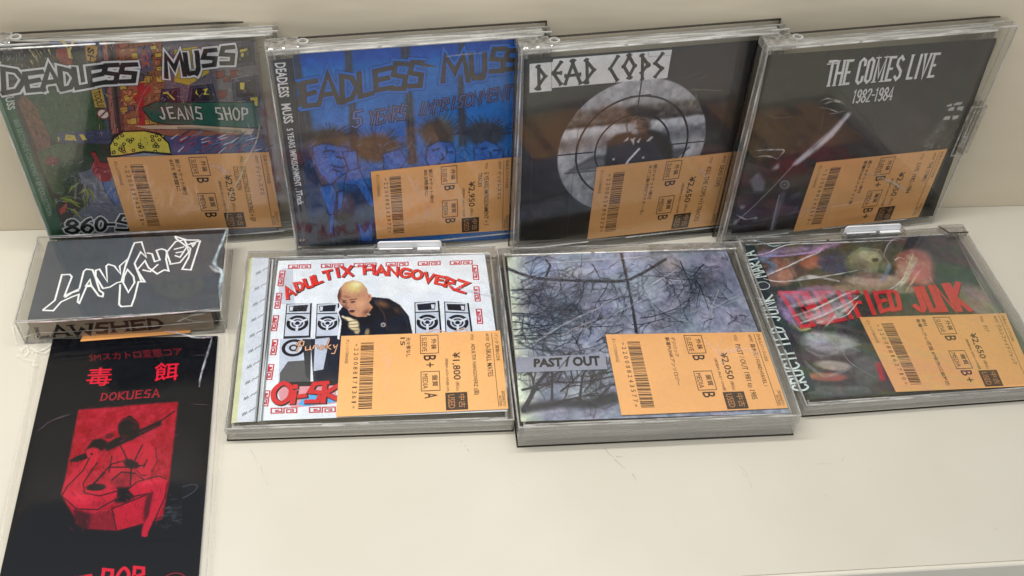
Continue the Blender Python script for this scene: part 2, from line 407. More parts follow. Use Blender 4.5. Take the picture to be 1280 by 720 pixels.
    def build(s, name, mat, parent):
        rng = max(c for _, _, c in s.v) - s.z0 if s.v else 0; q = min(1.0, 0.45 / rng) if rng > 0 and mat is not M_CREASE_GLINT else 1.0
        me = bpy.data.meshes.new(name); me.from_pydata([(a / 1000, b / 1000, (s.z0 + (c - s.z0) * q) / 1000) for a, b, c in s.v], [], s.f); me.update()
        at = me.attributes.new('ink', 'FLOAT_COLOR', 'FACE')
        at.data.foreach_set('color', np.array(s.c, dtype=np.float32).ravel())
        return link(name, me, parent, mat)
class Soft:
    """a photographic print: a fine grid of ink colours painted softly in numpy, drawn in photo units on the case's own plane"""
    def __init__(s, fr, z, q, nx, ny, base, seed=1):
        s.fr, s.z = fr, z; s.rs = np.random.RandomState(seed)
        q = [np.array(p, float) for p in q]; X, Y = np.meshgrid(np.linspace(0, 1, nx), np.linspace(0, 1, ny)); X = X[..., None]; Y = Y[..., None]
        P = (1 - X) * (1 - Y) * q[0] + X * (1 - Y) * q[1] + X * Y * q[2] + (1 - X) * Y * q[3]
        s.x, s.y = P[..., 0], P[..., 1]; s.nx, s.ny = nx, ny
        s.img = np.ones((ny, nx, 3)) * np.array(base, float); s.mask = None
        d = np.stack([(s.x - CAM_PX - 640) / CAM_F, -(s.y - CAM_PY - 360) / CAM_F, -np.ones_like(s.x)], -1) @ RC.T
        O = fr.B + z * fr.t; k = ((O - CAM_LOC) @ fr.t) / (d @ fr.t); W = CAM_LOC + k[..., None] * d - O
        s.lx, s.ly = W @ fr.u, W @ fr.v
    def mix(s, m, col): s.img = s.img * (1 - m[..., None]) + np.array(col, float) * m[..., None]
    def ell(s, c, rx, ry, col, a=1.0, rot=0.0, soft=0.5):
        dx, dy = s.x - c[0], s.y - c[1]; u = (dx * math.cos(rot) + dy * math.sin(rot)) / rx; v = (-dx * math.sin(rot) + dy * math.cos(rot)) / ry
        s.mix(np.clip((1 - np.hypot(u, v)) / soft, 0, 1) * a, col)
    def inside(s, pts):
        m = np.zeros_like(s.x, bool); n = len(pts)
        for i in range(n):
            (x0, y0), (x1, y1) = pts[i - 1], pts[i]
            if y0 == y1: continue
            c = ((y0 > s.y) != (y1 > s.y)) & (s.x < (x1 - x0) * (s.y - y0) / (y1 - y0) + x0); m ^= c
        return m.astype(float)
    def blur(s, m, r):
        for _ in range(2):
            for ax in (0, 1):
                if r < 1: continue
                p = np.pad(m, [(r, r) if k == ax else (0, 0) for k in (0, 1)], mode='edge'); c = np.cumsum(p, axis=ax)
                z_ = np.zeros_like(np.take(c, [0], axis=ax)); c = np.concatenate([z_, c], axis=ax); L_ = m.shape[ax]
                m = (np.take(c, range(2 * r + 1, 2 * r + 1 + L_), axis=ax) - np.take(c, range(0, L_), axis=ax)) / (2 * r + 1)
        return m
    def poly(s, pts, col, blur=1, a=1.0): s.mix(s.blur(s.inside(pts), blur) * a, col)
    def line(s, pts, w_, col, a=1.0):
        D = np.full(s.x.shape, 1e9)
        for (x0, y0), (x1, y1) in zip(pts, pts[1:]):
            dx, dy = x1 - x0, y1 - y0; t = np.clip(((s.x - x0) * dx + (s.y - y0) * dy) / (dx * dx + dy * dy + 1e-9), 0, 1)
            D = np.minimum(D, np.hypot(s.x - x0 - t * dx, s.y - y0 - t * dy))
        s.mix(np.clip(w_ / 2 + .5 - D, 0, 1) * a, col)
    def noise(s, cell, amp, mono=True, m=None):
        ny, nx = s.ny // cell + 2, s.nx // cell + 2; ch = 1 if mono else 3; g = s.rs.uniform(-1, 1, (ny, nx, ch))
        Y = np.linspace(0, ny - 1.001, s.ny); X = np.linspace(0, nx - 1.001, s.nx); y0, x0 = Y.astype(int), X.astype(int); fy, fx = (Y - y0)[:, None, None], (X - x0)[None, :, None]
        fy = fy * fy * (3 - 2 * fy); fx = fx * fx * (3 - 2 * fx)
        g = g[y0][:, x0] * (1 - fy) * (1 - fx) + g[y0 + 1][:, x0] * fy * (1 - fx) + g[y0][:, x0 + 1] * (1 - fy) * fx + g[y0 + 1][:, x0 + 1] * fy * fx
        s.img = s.img + g * amp * (1 if m is None else m[..., None])
    def build(s, name, mat, parent):
        n = s.nx; idx = np.arange(s.nx * s.ny).reshape(s.ny, s.nx); a, b_, c, d = idx[:-1, :-1], idx[:-1, 1:], idx[1:, 1:], idx[1:, :-1]
        F = np.stack([d, c, b_, a], -1).reshape(-1, 4)
        if s.mask is not None: F = F[(s.mask[:-1, :-1] & s.mask[1:, 1:] & s.mask[1:, :-1] & s.mask[:-1, 1:]).ravel()]
        V = np.stack([s.lx, s.ly, np.full(s.lx.shape, s.z)], -1).reshape(-1, 3) / 1000
        me = bpy.data.meshes.new(name); me.from_pydata(V.tolist(), [], F.tolist()); me.update()
        v = np.clip(s.img, 0, 255).reshape(-1, 3) / 255; l = np.where(v <= .04, v / 12.92, ((v + .055) / 1.055) ** 2.4)
        at = me.attributes.new('ink', 'FLOAT_COLOR', 'POINT'); at.data.foreach_set('color', np.concatenate([l, np.ones((len(l), 1))], 1).astype(np.float32).ravel())
        return link(name, me, parent, mat)
def slant_boxes(txt, q, gap=0.12):
    """split a photo quad into one quad per letter"""
    n = len(txt); q = [np.array(p, float) for p in q]; out = []
    for i in range(n):
        a, b = (i + gap / 2) / n, (i + 1 - gap / 2) / n
        out.append([tuple(q[0] + (q[1] - q[0]) * a), tuple(q[0] + (q[1] - q[0]) * b), tuple(q[3] + (q[2] - q[3]) * b), tuple(q[3] + (q[2] - q[3]) * a)])
    return out

# ------------------------------------------------------------------ the setting: shelf and back wall
def shelf_mat():
    m, N, L = new_mat('cream_laminate')
    out = N.new('ShaderNodeOutputMaterial'); p = N.new('ShaderNodeBsdfPrincipled')
    tc = N.new('ShaderNodeTexCoord')
    a = N.new('ShaderNodeTexNoise'); a.inputs['Scale'].default_value = 9; a.inputs['Detail'].default_value = 3
    b = N.new('ShaderNodeTexNoise'); b.inputs['Scale'].default_value = 55; b.inputs['Detail'].default_value = 6; b.inputs['Roughness'].default_value = 0.7
    L.new(tc.outputs['Object'], a.inputs['Vector']); L.new(tc.outputs['Object'], b.inputs['Vector'])
    r1 = N.new('ShaderNodeValToRGB'); r1.color_ramp.elements[0].color = (0.60, 0.565, 0.475, 1); r1.color_ramp.elements[1].color = (0.645, 0.61, 0.525, 1)
    r1.color_ramp.elements[0].position = 0.35; r1.color_ramp.elements[1].position = 0.65
    L.new(a.outputs[0], r1.inputs[0])
    r2 = N.new('ShaderNodeValToRGB'); r2.color_ramp.elements[0].position = 0.66; r2.color_ramp.elements[1].position = 0.80
    r2.color_ramp.elements[0].color = (0, 0, 0, 1); r2.color_ramp.elements[1].color = (0.35, 0.35, 0.35, 1)
    L.new(b.outputs[0], r2.inputs[0])
    mx = N.new('ShaderNodeMix'); mx.data_type = 'RGBA'; L.new(r2.outputs[0], mx.inputs[0]); L.new(r1.outputs[0], mx.inputs[6]); mx.inputs[7].default_value = (0.5, 0.46, 0.38, 1)
    L.new(mx.outputs[2], p.inputs['Base Color'])
    p.inputs['Roughness'].default_value = 0.34; p.inputs['Specular IOR Level'].default_value = 0.45
    bp = N.new('ShaderNodeBump'); bp.inputs['Strength'].default_value = 0.06; bp.inputs['Distance'].default_value = 0.001
    L.new(b.outputs[0], bp.inputs['Height']); L.new(bp.outputs[0], p.inputs['Normal'])
    L.new(p.outputs[0], out.inputs[0]); return m
def wall_mat():
    m, N, L = new_mat('beige_painted_steel')
    out = N.new('ShaderNodeOutputMaterial'); p = N.new('ShaderNodeBsdfPrincipled')
    tc = N.new('ShaderNodeTexCoord'); a = N.new('ShaderNodeTexNoise'); a.inputs['Scale'].default_value = 5; a.inputs['Detail'].default_value = 4
    L.new(tc.outputs['Object'], a.inputs['Vector'])
    r1 = N.new('ShaderNodeValToRGB'); r1.color_ramp.elements[0].color = (0.58, 0.51, 0.385, 1); r1.color_ramp.elements[1].color = (0.65, 0.58, 0.45, 1)
    L.new(a.outputs[0], r1.inputs[0]); L.new(r1.outputs[0], p.inputs['Base Color'])
    p.inputs['Roughness'].default_value = 0.3; p.inputs['Specular IOR Level'].default_value = 0.5
    n2 = N.new('ShaderNodeTexNoise'); n2.inputs['Scale'].default_value = 14; n2.inputs['Detail'].default_value = 2
    mp = N.new('ShaderNodeMapping'); mp.inputs['Scale'].default_value = (0.6, 1, 3); L.new(tc.outputs['Object'], mp.inputs[0]); L.new(mp.outputs[0], n2.inputs['Vector'])
    bp = N.new('ShaderNodeBump'); bp.inputs['Strength'].default_value = 0.25; bp.inputs['Distance'].default_value = 0.004
    L.new(n2.outputs[0], bp.inputs['Height']); L.new(bp.outputs[0], p.inputs['Normal'])
    L.new(p.outputs[0], out.inputs[0]); return m
WALL_Y = 2.5
b = MB().box(-900, 900, -264.6, WALL_Y, -18, 0)
o = b.build('shelf_board', shelf_mat()); o['kind'] = 'structure'
b = MB().box(-900, 900, WALL_Y + .3, WALL_Y + 14, -30, 290)
o = b.build('back_wall', wall_mat()); o['kind'] = 'structure'
b = MB().box(-900, 900, -267.4, -264.7, -22, 0.35, 0.6)
o = b.build('shelf_edge_trim', solid('cream_edge_trim', (0.72, 0.68, 0.58), 0.3)); o['kind'] = 'structure'
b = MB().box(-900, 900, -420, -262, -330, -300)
o = b.build('lower_shelf', solid('dark_grey_laminate', (0.16, 0.145, 0.12), 0.5)); o['kind'] = 'structure'  # one even dark grey
# little screw hole seen at the right end of the wall
b = MB(); b.prism([(330.5 + 1.6 * math.cos(a), 3.4 * math.sin(a)) for a in [k * math.pi / 6 for k in range(12)]], 0, 0.5)
o = b.build('screw_hole', solid('dark_recess', (0.02, 0.018, 0.015), .8), None); o['kind'] = 'structure'
o.rotation_euler = (math.pi / 2, 0, 0); o.location = (0, (WALL_Y + .2) / 1000, .004)

# scuffs on the shelf: each a few thin dry marks
def scuff(pts, wd, col=(172, 160, 136)):
    g = sum(col) / 3; col = tuple(.35 * v + .65 * g + 8 for v in col); wd *= .8
    fr = Frame((0, 0, 0), 0, math.pi / 2, 1, 1, 3); fr.T = 0; fr.zp = 0
    k = Ink(fr, 0.05)
    for p in pts: k.line(p, wd * .6, col, 0.3)
    o = k.build('scuff_mark', M_LABEL, None); o['kind'] = 'structure'
scuff([[(313, 562), (319, 572), (322, 579)], [(326, 583), (328, 590), (331, 597)], [(333, 602), (335, 606)]], 0.45)
scuff([[(576, 551), (579, 553)], [(581, 556), (582, 558)], [(584, 561), (587, 565)]], 0.5, (120, 108, 92))
scuff([[(756, 560), (762, 568), (768, 572)], [(768, 574), (777, 582), (782, 586)], [(770, 571), (779, 571)], [(790, 592), (796, 601)]], 0.6, (140, 128, 106))
scuff([[(925, 583), (932, 590), (937, 600)], [(938, 603), (940, 612)], [(928, 592), (934, 596)]], 0.5, (176, 164, 140))
scuff([[(1022, 580), (1040, 579)], [(1030, 618), (1038, 623)], [(1052, 577), (1056, 570)], [(1243, 660), (1248, 661)], [(1086, 588), (1090, 590)]], 0.4)
scuff([[(640, 604), (652, 611)], [(840, 640), (846, 660)], [(530, 640), (536, 642)], [(430, 668), (436, 665)]], 0.35, (196, 186, 164))

# ------------------------------------------------------------------ price label
OR = (255, 188, 120); BK = (66, 44, 30)
def price_label(fr, root, q, spec, zl):
    z = fr.T - zl
    k = Ink(fr, z, 0.002); m = k.quad(q)
    n = 8
    # the slip of paper, slightly bowed
    for i in range(n):
        for j in range(n):
            P = [m(a / n, b / n) for a, b in ((i, j), (i, j + 1), (i + 1, j + 1), (i + 1, j))]
            k.raw(P, tuple(min(255, c_ * spec.get('tone', 1.0)) for c_ in OR))
    lab = k.build('price_label', M_LABEL, root)
    mod = lab.data
    t = Ink(fr, z + 0.05, 0.002); t.z0 = z
    def mm(X0, X1, Y0, Y1):
        # reading downwards: text x -> Y, text y (down) -> X from right to left
        return lambda x, y: m(X1 + (X0 - X1) * y, Y0 + (Y1 - Y0) * x)
    def T(txt, X0, X1, Y0, Y1, bold=0.0, col=BK): t.text(txt, mm(X0, X1, Y0, Y1), col, bold, local=True)
    def R(X0, X1, Y0, Y1, col=BK): t.raw([m(X0, Y0), m(X0, Y1), m(X1, Y1), m(X1, Y0)], col)
    T('オレンジ/ORANGE', .032, .055, .05, .36)
    t.up()
    rnd = random.Random(spec['num']); y = .10
    while y < .925:
        wb = rnd.choice((.006, .006, .012, .014)); 
        R(.125, .205, y, min(y + wb, .93)); y += wb + rnd.choice((.005, .007, .013))
    num = '*' + spec['num'] + '*'
    for i, ch in enumerate(num):
        y0 = .10 + i * .83 / len(num)
        if ch == '1': T(ch, .085, .112, y0 + .019, y0 + .035); continue
        T(ch, .085 if ch != '*' else .09, .112 if ch != '*' else .105, y0 + .01, y0 + .043)
    for i, c in enumerate(spec['note']): T(c, .405 - i * .036, .433 - i * .036, .05, .05 + min(.9, .052 * len(c)), 0.012)
    for (Y0, a, b_, g) in ((.03, '外装', 'SLEEVE', spec['g'][0]), (.50, '盤質', 'MEDIA', spec['g'][1])):
        t.up(); e = .004; X0, X1, Y1 = .492, .607, Y0 + .245
        R(X0, X1, Y0, Y0 + e * 2); R(X0, X1, Y1 - e * 2, Y1); R(X0, X0 + e, Y0, Y1); R(X1 - e, X1, Y0, Y1)
        T(a, .560, .594, Y0 + .05, Y0 + .19, 0.01); T(b_, .503, .534, Y0 + .03, Y0 + .215)
        T(g[0], .512, .588, Y0 + .265, Y0 + .335, 0.012)
        if len(g) > 1: T('+', .528, .572, Y0 + .36, Y0 + .42, 0.012)
    T(spec['price'], .682, .735, .27, .62, 0.012); T('(税込)', .697, .722, .645, .755)
    T(spec['tax'], .640, .662, .345, .76)
    t.up(); R(.635, .765, .775, .985, (62, 44, 34)); T('中古', .712, .752, .80, .96, 0.0, (214, 150, 92)); T('USED', .650, .690, .80, .965, 0.0, (214, 150, 92))
    T('TITLE', .81, .827, .035, .115); tt = spec['title']; T(tt, .802, .836, .165, min(.97, .165 + .031 * len(tt)), 0.004)
    if spec.get('title2'): T(spec['title2'], .758 if len(spec['title2']) < 8 else .755, .788, .165, .165 + .031 * len(spec['title2']), 0.004)
    T('ARTIST', .906, .924, .035, .14); ta = spec['artist']; T(ta, .898, .930, .165, .165 + spec.get('aw', .031) * len(ta), 0.004)
    t.up(); R(.943, .946, .03, .975)
    T(spec['cat'], .958, .982, .035, .40); T('2025042711', .970, .988, .78, .965); T('BATA001', .951, .966, .84, .965)
    t.build('label_print', M_LABEL, lab)
    return lab

# ------------------------------------------------------------------ the clear anti-theft case
def hinge(fr, root, x0, x1, y0, y1, name='hinge_knuckle'):
    b = MB(); T = fr.T
    b.box(x0, x1, y0, y1, 1.0, T - 0.6, 0.8)
    # pin boss: small drum on the block
    cx, cz = x1 + 2.2, T * 0.52
    o = b.build(name, M_HINGE, root)
    r = MB(); n = 14
    sgn = 1 if y1 > 20 else -1
    for k in range(n):
        a0, a1 = 2 * math.pi * k / n, 2 * math.pi * (k + 1) / n
        pts = [(cx + 3.0 * math.cos(a0), cz + 3.0 * math.sin(a0)), (cx + 3.0 * math.cos(a1), cz + 3.0 * math.sin(a1)), (cx + 2.0 * math.cos(a1), cz + 2.0 * math.sin(a1)), (cx + 2.0 * math.cos(a0), cz + 2.0 * math.sin(a0))]
        base = len(r.v); yA, yB = (y1 - 0.4, y1 + 0.5) if sgn > 0 else (y0 - 0.5, y0 + 0.4)
        r.v += [(x, yA, z) for x, z in pts] + [(x, yB, z) for x, z in pts]
        r.f += [(base, base + 1, base + 2, base + 3), (base + 4, base + 7, base + 6, base + 5), (base, base + 4, base + 5, base + 1), (base + 3, base + 2, base + 6, base + 7)]
    r.build('hinge_pin_ring', M_RIMG, o)
    return o
def keeper(fr, root, latch=None, flat=False, jx=(3.2, 3.2), jy=(3.5, 3.2), corner=()):
    W, H, T = fr.W, fr.H, fr.T; e = 1.1
    # rear half of the shell
    b = MB(); b.box(e, W - e, e, H - e, 0.15, 1.1)
    b.build('back_panel', M_SHELL, root)
    b = MB(); b.ring(0.5, W - 0.5, 0.5, H - 0.5, 1.2, T * 0.52, 0.9); b.build('rear_wall', M_HAZE if flat else M_SHELL, root)
    b = MB(); b.ring(0.15, W - 0.15, 0.15, H - 0.15, T * 0.55, T - 1.4, 1.0); b.build('front_wall', M_HAZE if flat else M_SHELL, root)
    b = MB(); b.box(0.95, W - 0.95, 0.95, H - 0.95, T - 1.25, T - 0.05); b.build('front_panel', M_LID, root)
    # moulded rims
    b = MB(); b.ring(0, W, 0, H, 0.1, 0.5 if flat else 0.95, 0.75); b.build('rear_rim', M_RIM, root)
    b = MB(); b.ring(0.02, W - 0.02, 0.02, H - 0.02, T - 0.75, T, 0.7); b.build('front_rim', M_RIMG, root)
    if not flat: b = MB(); b.ring(0.05, W - 0.05, 0.05, H - 0.05, T * 0.52 + 0.05, T * 0.52 + 0.35, 0.8); b.build('parting_seam', M_RIMG, root)
    # the disc's own case inside
    x0, x1, y0, y1 = jx[0], W - jx[1], jy[0], H - jy[1]
    j = MB().box(x0, x1, y0, y1, T - 1.6, T - 1.32).build('inner_case_lid', M_JEWEL, root)
    for a, c in ((y0, y0 + 1.2), (y1 - 1.2, y1)): MB().box(x0, x1, a, c, 1.6, T - 3.4).build('inner_case_wall', M_FROST, j)
    for a, c in ((x0, x0 + 1.2), (x1 - 1.2, x1)): MB().box(a, c, y0 + 1.3, y1 - 1.3, 1.6, T - 3.4).build('inner_case_side', M_FROSTV, j)
    for xa, xb, a, c in ((x0 + 1, x0 + 1 + (x1 - x0) * .37, y1 - 0.85, y1 + 0.05), (x0 + 3 + (x1 - x0) * .37, x1 - 1, y1 - 0.85, y1 + 0.05), (x0 + 6, x0 + 6 + (x1 - x0) * .28, y0, y0 + .7), (x0 + 20 + (x1 - x0) * .35, x1 - 10, y0, y0 + .7)): MB().box(xa, xb, a, c, T - 3.2, T - 2.25, 0.3).build('inner_case_edge_glint', M_EDGE_GLINT, j)  # pale bars in place of highlights on the inner case edges
    return j
def white_tag(fr, root, x0, x1, ztop):
    """latch frame on the back edge with the white tag standing in it"""
    H, T = fr.H, fr.T
    b = MB(); b.ring(x0 - 2.4, x1 + 2.4, H - 4, H + 2.4, T - 1.2, T + 0.9, .8)
    f = b.build('latch_frame', M_HINGE, root)
    w_, r = x1 - x0, 2.2
    pts = [(x0, 0), (x1, 0)] + [(x1 - r + r * math.cos(a), ztop - r + r * math.sin(a)) for a in [k * math.pi / 12 for k in range(7)]] \
        + [(x0 + r + r * math.cos(a), ztop - r + r * math.sin(a)) for a in [math.pi / 2 + k * math.pi / 12 for k in range(7)]]
    b = MB(); n = len(pts); y0, y1 = H + 0.3, H + 1.3
    b.v += [(x, y0, max(z, 2)) for x, z in pts] + [(x, y1, max(z, 2)) for x, z in pts]
    b.f.append(tuple(range(n))); b.f.append(tuple(range(2 * n - 1, n - 1, -1)))
    for k in range(n): b.f.append((k, n + k, n + (k + 1) % n, (k + 1) % n))
    b.build('security_tag', M_WHITE, f)
    for q in ((x0 + w_ * .62, x1 - 1, H - 3.0, H - 0.4, T - 0.9, T + 0.5, 0.3), (x0 + 1, x0 + w_ * .55, H - 1.6, H - 0.6, T - .9, T + .3, .2)): MB().box(*q).build('latch_slider', M_WHITE, f)
    b = MB(); b.box(x0 + 0.5, x0 + w_ * .58, H - 3.0, H - 1.9, T - 0.9, T + 0.2, 0.2); b.build('latch_spring', M_RIM, f)
def crease_glints(fr, root, L, zl=1.98, name='film_crease_glint'):
    """L: (photo polyline, width mm, colour, opacity); raised ridges of the loose wrap, glints and glare painted into their pale colours, thinning out to the sides"""
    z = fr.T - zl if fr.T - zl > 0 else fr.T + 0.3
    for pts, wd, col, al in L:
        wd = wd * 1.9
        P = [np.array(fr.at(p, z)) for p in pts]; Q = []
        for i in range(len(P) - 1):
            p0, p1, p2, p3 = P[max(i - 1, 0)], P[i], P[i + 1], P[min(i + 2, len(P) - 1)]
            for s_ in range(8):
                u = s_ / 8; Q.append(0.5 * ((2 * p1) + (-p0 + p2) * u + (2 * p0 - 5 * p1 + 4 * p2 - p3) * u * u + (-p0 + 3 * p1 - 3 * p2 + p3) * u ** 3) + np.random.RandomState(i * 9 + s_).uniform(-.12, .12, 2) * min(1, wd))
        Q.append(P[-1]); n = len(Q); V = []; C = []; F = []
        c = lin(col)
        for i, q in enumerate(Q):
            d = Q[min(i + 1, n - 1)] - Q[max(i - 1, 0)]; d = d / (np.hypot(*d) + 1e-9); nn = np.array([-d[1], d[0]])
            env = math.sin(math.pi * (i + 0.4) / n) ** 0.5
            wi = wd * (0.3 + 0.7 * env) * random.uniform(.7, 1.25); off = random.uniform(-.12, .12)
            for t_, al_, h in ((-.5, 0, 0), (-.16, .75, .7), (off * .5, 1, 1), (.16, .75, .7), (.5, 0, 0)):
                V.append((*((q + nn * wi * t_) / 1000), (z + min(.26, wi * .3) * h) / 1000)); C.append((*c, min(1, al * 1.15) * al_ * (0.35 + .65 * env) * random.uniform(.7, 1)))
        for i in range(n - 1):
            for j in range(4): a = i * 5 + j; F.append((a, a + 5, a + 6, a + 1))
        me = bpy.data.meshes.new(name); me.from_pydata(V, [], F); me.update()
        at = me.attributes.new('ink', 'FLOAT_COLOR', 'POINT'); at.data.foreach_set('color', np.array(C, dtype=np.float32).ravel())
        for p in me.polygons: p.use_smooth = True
        link(name, me, root, M_CREASE_GLINT)
def film(fr, root, x0, x1, y0, y1, z, amp=0.18, nx=40, ny=34, seed=0, name='wrap_film'):
    """loose transparent wrap with shallow folds"""
    r = np.random.RandomState(seed); ph = r.rand(8, 4)
    V = []; Fc = []
    for j in range(ny + 1):
        for i in range(nx + 1):
            x = x0 + (x1 - x0) * i / nx; y = y0 + (y1 - y0) * j / ny; h = 0
            for a, b_, c, d in ph: h += abs(math.sin((x * math.cos(a * 6.3) + y * math.sin(a * 6.3)) * (0.05 + 0.10 * b_) + c * 6.3)) ** 3 * (0.4 + d)
            edge = min(1, min(i, nx - i) / 3, min(j, ny - j) / 3)
            V.append((x / 1000, y / 1000, (z + amp * h * 0.3 * edge) / 1000))
    for j in range(ny):
        for i in range(nx):
            a = j * (nx + 1) + i; Fc.append((a, a + 1, a + nx + 2, a + nx + 1))
    me = bpy.data.meshes.new(name); me.from_pydata(V, [], Fc); me.update()
    for p in me.polygons: p.use_smooth = True
    return link(name, me, root, M_FILM)
def flat_wrap(fr, root, x0, x1, y0, y1, zl, mat):
    z = (fr.T - zl) / 1000
    me = bpy.data.meshes.new('wrap_film'); me.from_pydata([(x0 / 1000, y0 / 1000, z), (x1 / 1000, y0 / 1000, z), (x1 / 1000, y1 / 1000, z), (x0 / 1000, y1 / 1000, z)], [], [(0, 1, 2, 3)]); me.update()
    return link('wrap_film', me, root, mat)

W0, H0 = 149.8, 137.7
GA = 'disc cases leaning against the back wall'; GB = 'disc cases lying flat in the front row'
TB = 12.6
ZI, ZL = 3.25, 2.45     # depth of the printed insert and of the price label below the case front
def std(root, fr, **kw):
    keeper(fr, root, **kw)
def insert(fr, quad, col):
    k = Ink(fr, fr.T - ZI, 0.0012); k.poly(quad, col); return k
def rnd_lines(k, box, n, ln, wd, cols, ang=None, slant=None):
    """n short strokes inside a photo box"""
    x0, y0, x1, y1 = box
    for _ in range(n):
        x, y = random.uniform(x0, x1), random.uniform(y0, y1); a = ang if ang is not None else random.uniform(0, 3.14); a += random.uniform(-.3, .3)
        l = random.uniform(.5, 1) * ln; k.up(.2); k.line([(x, y), (x + l * math.cos(a), y + l * math.sin(a))], wd, random.choice(cols), 0.5, same=True)

# ================================================================== 1: colourful cartoon street cover
fr = Frame((-228.3, -10.55, 0), 0.08436, 0.02316, W0, H0, TB)
F1 = fr
r1 = thing('cd_case', 'upright clear case with colourful cartoon street cover reading DEADLESS MUSS and JEANS SHOP', 'cd case', fr.mat(), GA)
keeper(fr, r1); hinge(fr, r1, -0.3, 17, H0 - 4, H0 + 0.6)
k = insert(fr, [(-14, 52), (319, 51), (349, 291), (62, 300)], (66, 60, 54))
A = k
# sky and rooftops along the top
for x, c in ((62, (70, 82, 120)), (74, (58, 62, 84)), (96, (84, 98, 140)), (118, (60, 70, 110)), (140, (70, 60, 66)), (64, (92, 100, 130)), (128, (70, 84, 124))):
    A.poly([(x, 51), (x + 22, 51), (x + 18, 60 + random.random() * 6), (x + 3, 58)], c)
A.poly([(76, 62), (92, 60), (106, 110), (68, 108)], (52, 48, 44))
for i in range(7): A.poly([(4 + i * 1, 56 + i * 8), (26 + i * 2, 55 + i * 8), (28 + i * 2, 59 + i * 8), (6 + i, 60 + i * 8)], (88, 84, 78))
rnd_lines(A, (0, 54, 32, 92), 60, 6, .35, [(150, 146, 134), (110, 104, 96), (40, 38, 36)], 1.5)
rnd_lines(A, (34, 56, 66, 98), 80, 9, .5, [(170, 150, 84), (140, 90, 50), (196, 186, 150), (60, 74, 50), (44, 42, 38)], 1.0)
A.poly([(69, 62), (84, 60), (92, 82), (80, 84)], (150, 70, 56)); rnd_lines(A, (70, 62, 90, 82), 14, 7, .35, [(180, 110, 84), (90, 40, 34)], 1.2)
A.poly([(75, 50), (80, 50), (86, 60), (91, 50), (94, 50), (88, 64), (91, 74), (86, 72), (84, 62)], (206, 186, 110))
# grass
A.poly([(24, 118), (60, 112), (112, 110), (128, 118), (134, 168), (128, 176), (70, 178), (56, 160), (34, 140)], (58, 84, 58))
rnd_lines(A, (44, 118, 126, 172), 150, 8, .3, [(74, 104, 70), (44, 66, 46), (88, 112, 78)], 1.5)
A.poly([(22, 128), (30, 118), (44, 132), (62, 170), (64, 190), (48, 190)], (120, 84, 66))
rnd_lines(A, (26, 122, 56, 186), 60, 7, .5, [(156, 108, 84), (92, 58, 46), (60, 44, 38)], 1.0)
A.poly([(46, 190), (70, 180), (96, 178), (92, 214), (78, 246), (66, 240), (52, 210)], (76, 96, 64))
A.poly([(96, 182), (124, 178), (132, 196), (116, 220), (100, 232), (84, 250), (80, 232), (92, 200)], (46, 66, 46))
rnd_lines(A, (50, 182, 92, 236), 110, 7, .35, [(92, 112, 74), (54, 74, 48), (104, 110, 84)], .5)
A.ell((65, 201), 9, 6, (120, 70, 68)); rnd_lines(A, (58, 196, 72, 206), 14, 4, .4, [(170, 90, 90), (80, 40, 44)])
A.poly([(70, 166), (138, 162), (140, 180), (76, 178)], (74, 78, 108)); rnd_lines(A, (74, 164, 138, 178), 30, 8, .4, [(96, 102, 140), (50, 52, 76)], 0)
A.poly([(82, 168), (93, 169), (96, 176), (81, 175)], (214, 188, 76)); A.poly([(99, 168), (104, 168), (109, 175), (103, 175)], (214, 188, 76)); A.poly([(72, 171), (75, 172), (73, 178)], (200, 180, 80))
# towers and shop fronts
A.poly([(104, 54), (124, 54), (128, 110), (112, 112)], (96, 74, 56))
A.poly([(106, 56), (122, 58), (119, 82), (109, 79)], (184, 142, 68)); A.vtext('SH', (109, 59), (118, 61), (117, 80), (109, 78), (50, 34, 24), .03)
A.poly([(124, 51), (152, 51), (160, 160), (140, 166)], (96, 76, 72))
for x0_, x1_, c in ((128, 133, (170, 108, 100)), (136, 140, (60, 48, 50)), (144, 148, (140, 66, 58)), (122, 125, (84, 92, 124))): A.poly([(x0_, 52), (x1_, 52), (x1_ + 12, 166), (x0_ + 12, 168)], c)
rnd_lines(A, (124, 52, 160, 165), 70, 7, .4, [(48, 38, 36), (150, 96, 84), (190, 150, 120)], 1.45)
A.poly([(114, 113), (127, 110), (133, 134), (119, 134)], (190, 158, 76)); A.vtext('TOOLS', (116, 115), (125, 113), (130, 133), (122, 133), (54, 40, 26), .02)
A.poly([(148, 51), (202, 51), (208, 158), (156, 164)], (150, 96, 66))
for _ in range(34):
    x, y = random.uniform(148, 196), random.uniform(52, 158); w_, h_ = random.uniform(6, 13), random.uniform(4, 8)
    A.poly([(x, y), (x + w_, y - 1), (x + w_ + 1, y + h_), (x + 1, y + h_ + 1)], random.choice([(206, 172, 74), (190, 150, 70), (170, 100, 70), (92, 84, 96), (176, 120, 90)]))
    A.line([(x, y), (x + w_, y - 1), (x + w_ + 1, y + h_), (x + 1, y + h_ + 1)], .35, (52, 38, 30))
A.poly([(172, 58), (188, 57), (192, 88), (176, 90)], (96, 92, 118)); A.vtext('ICE', (176, 62), (184, 62), (187, 84), (178, 84), (180, 90, 70), .03)
A.poly([(171, 104), (180, 103), (182, 158), (174, 160)], (168, 44, 44)); A.poly([(165, 122), (186, 104), (190, 112), (172, 130)], (178, 52, 48))
rnd_lines(A, (150, 52, 204, 158), 90, 6, .4, [(50, 36, 28), (70, 50, 40), (222, 190, 110)])
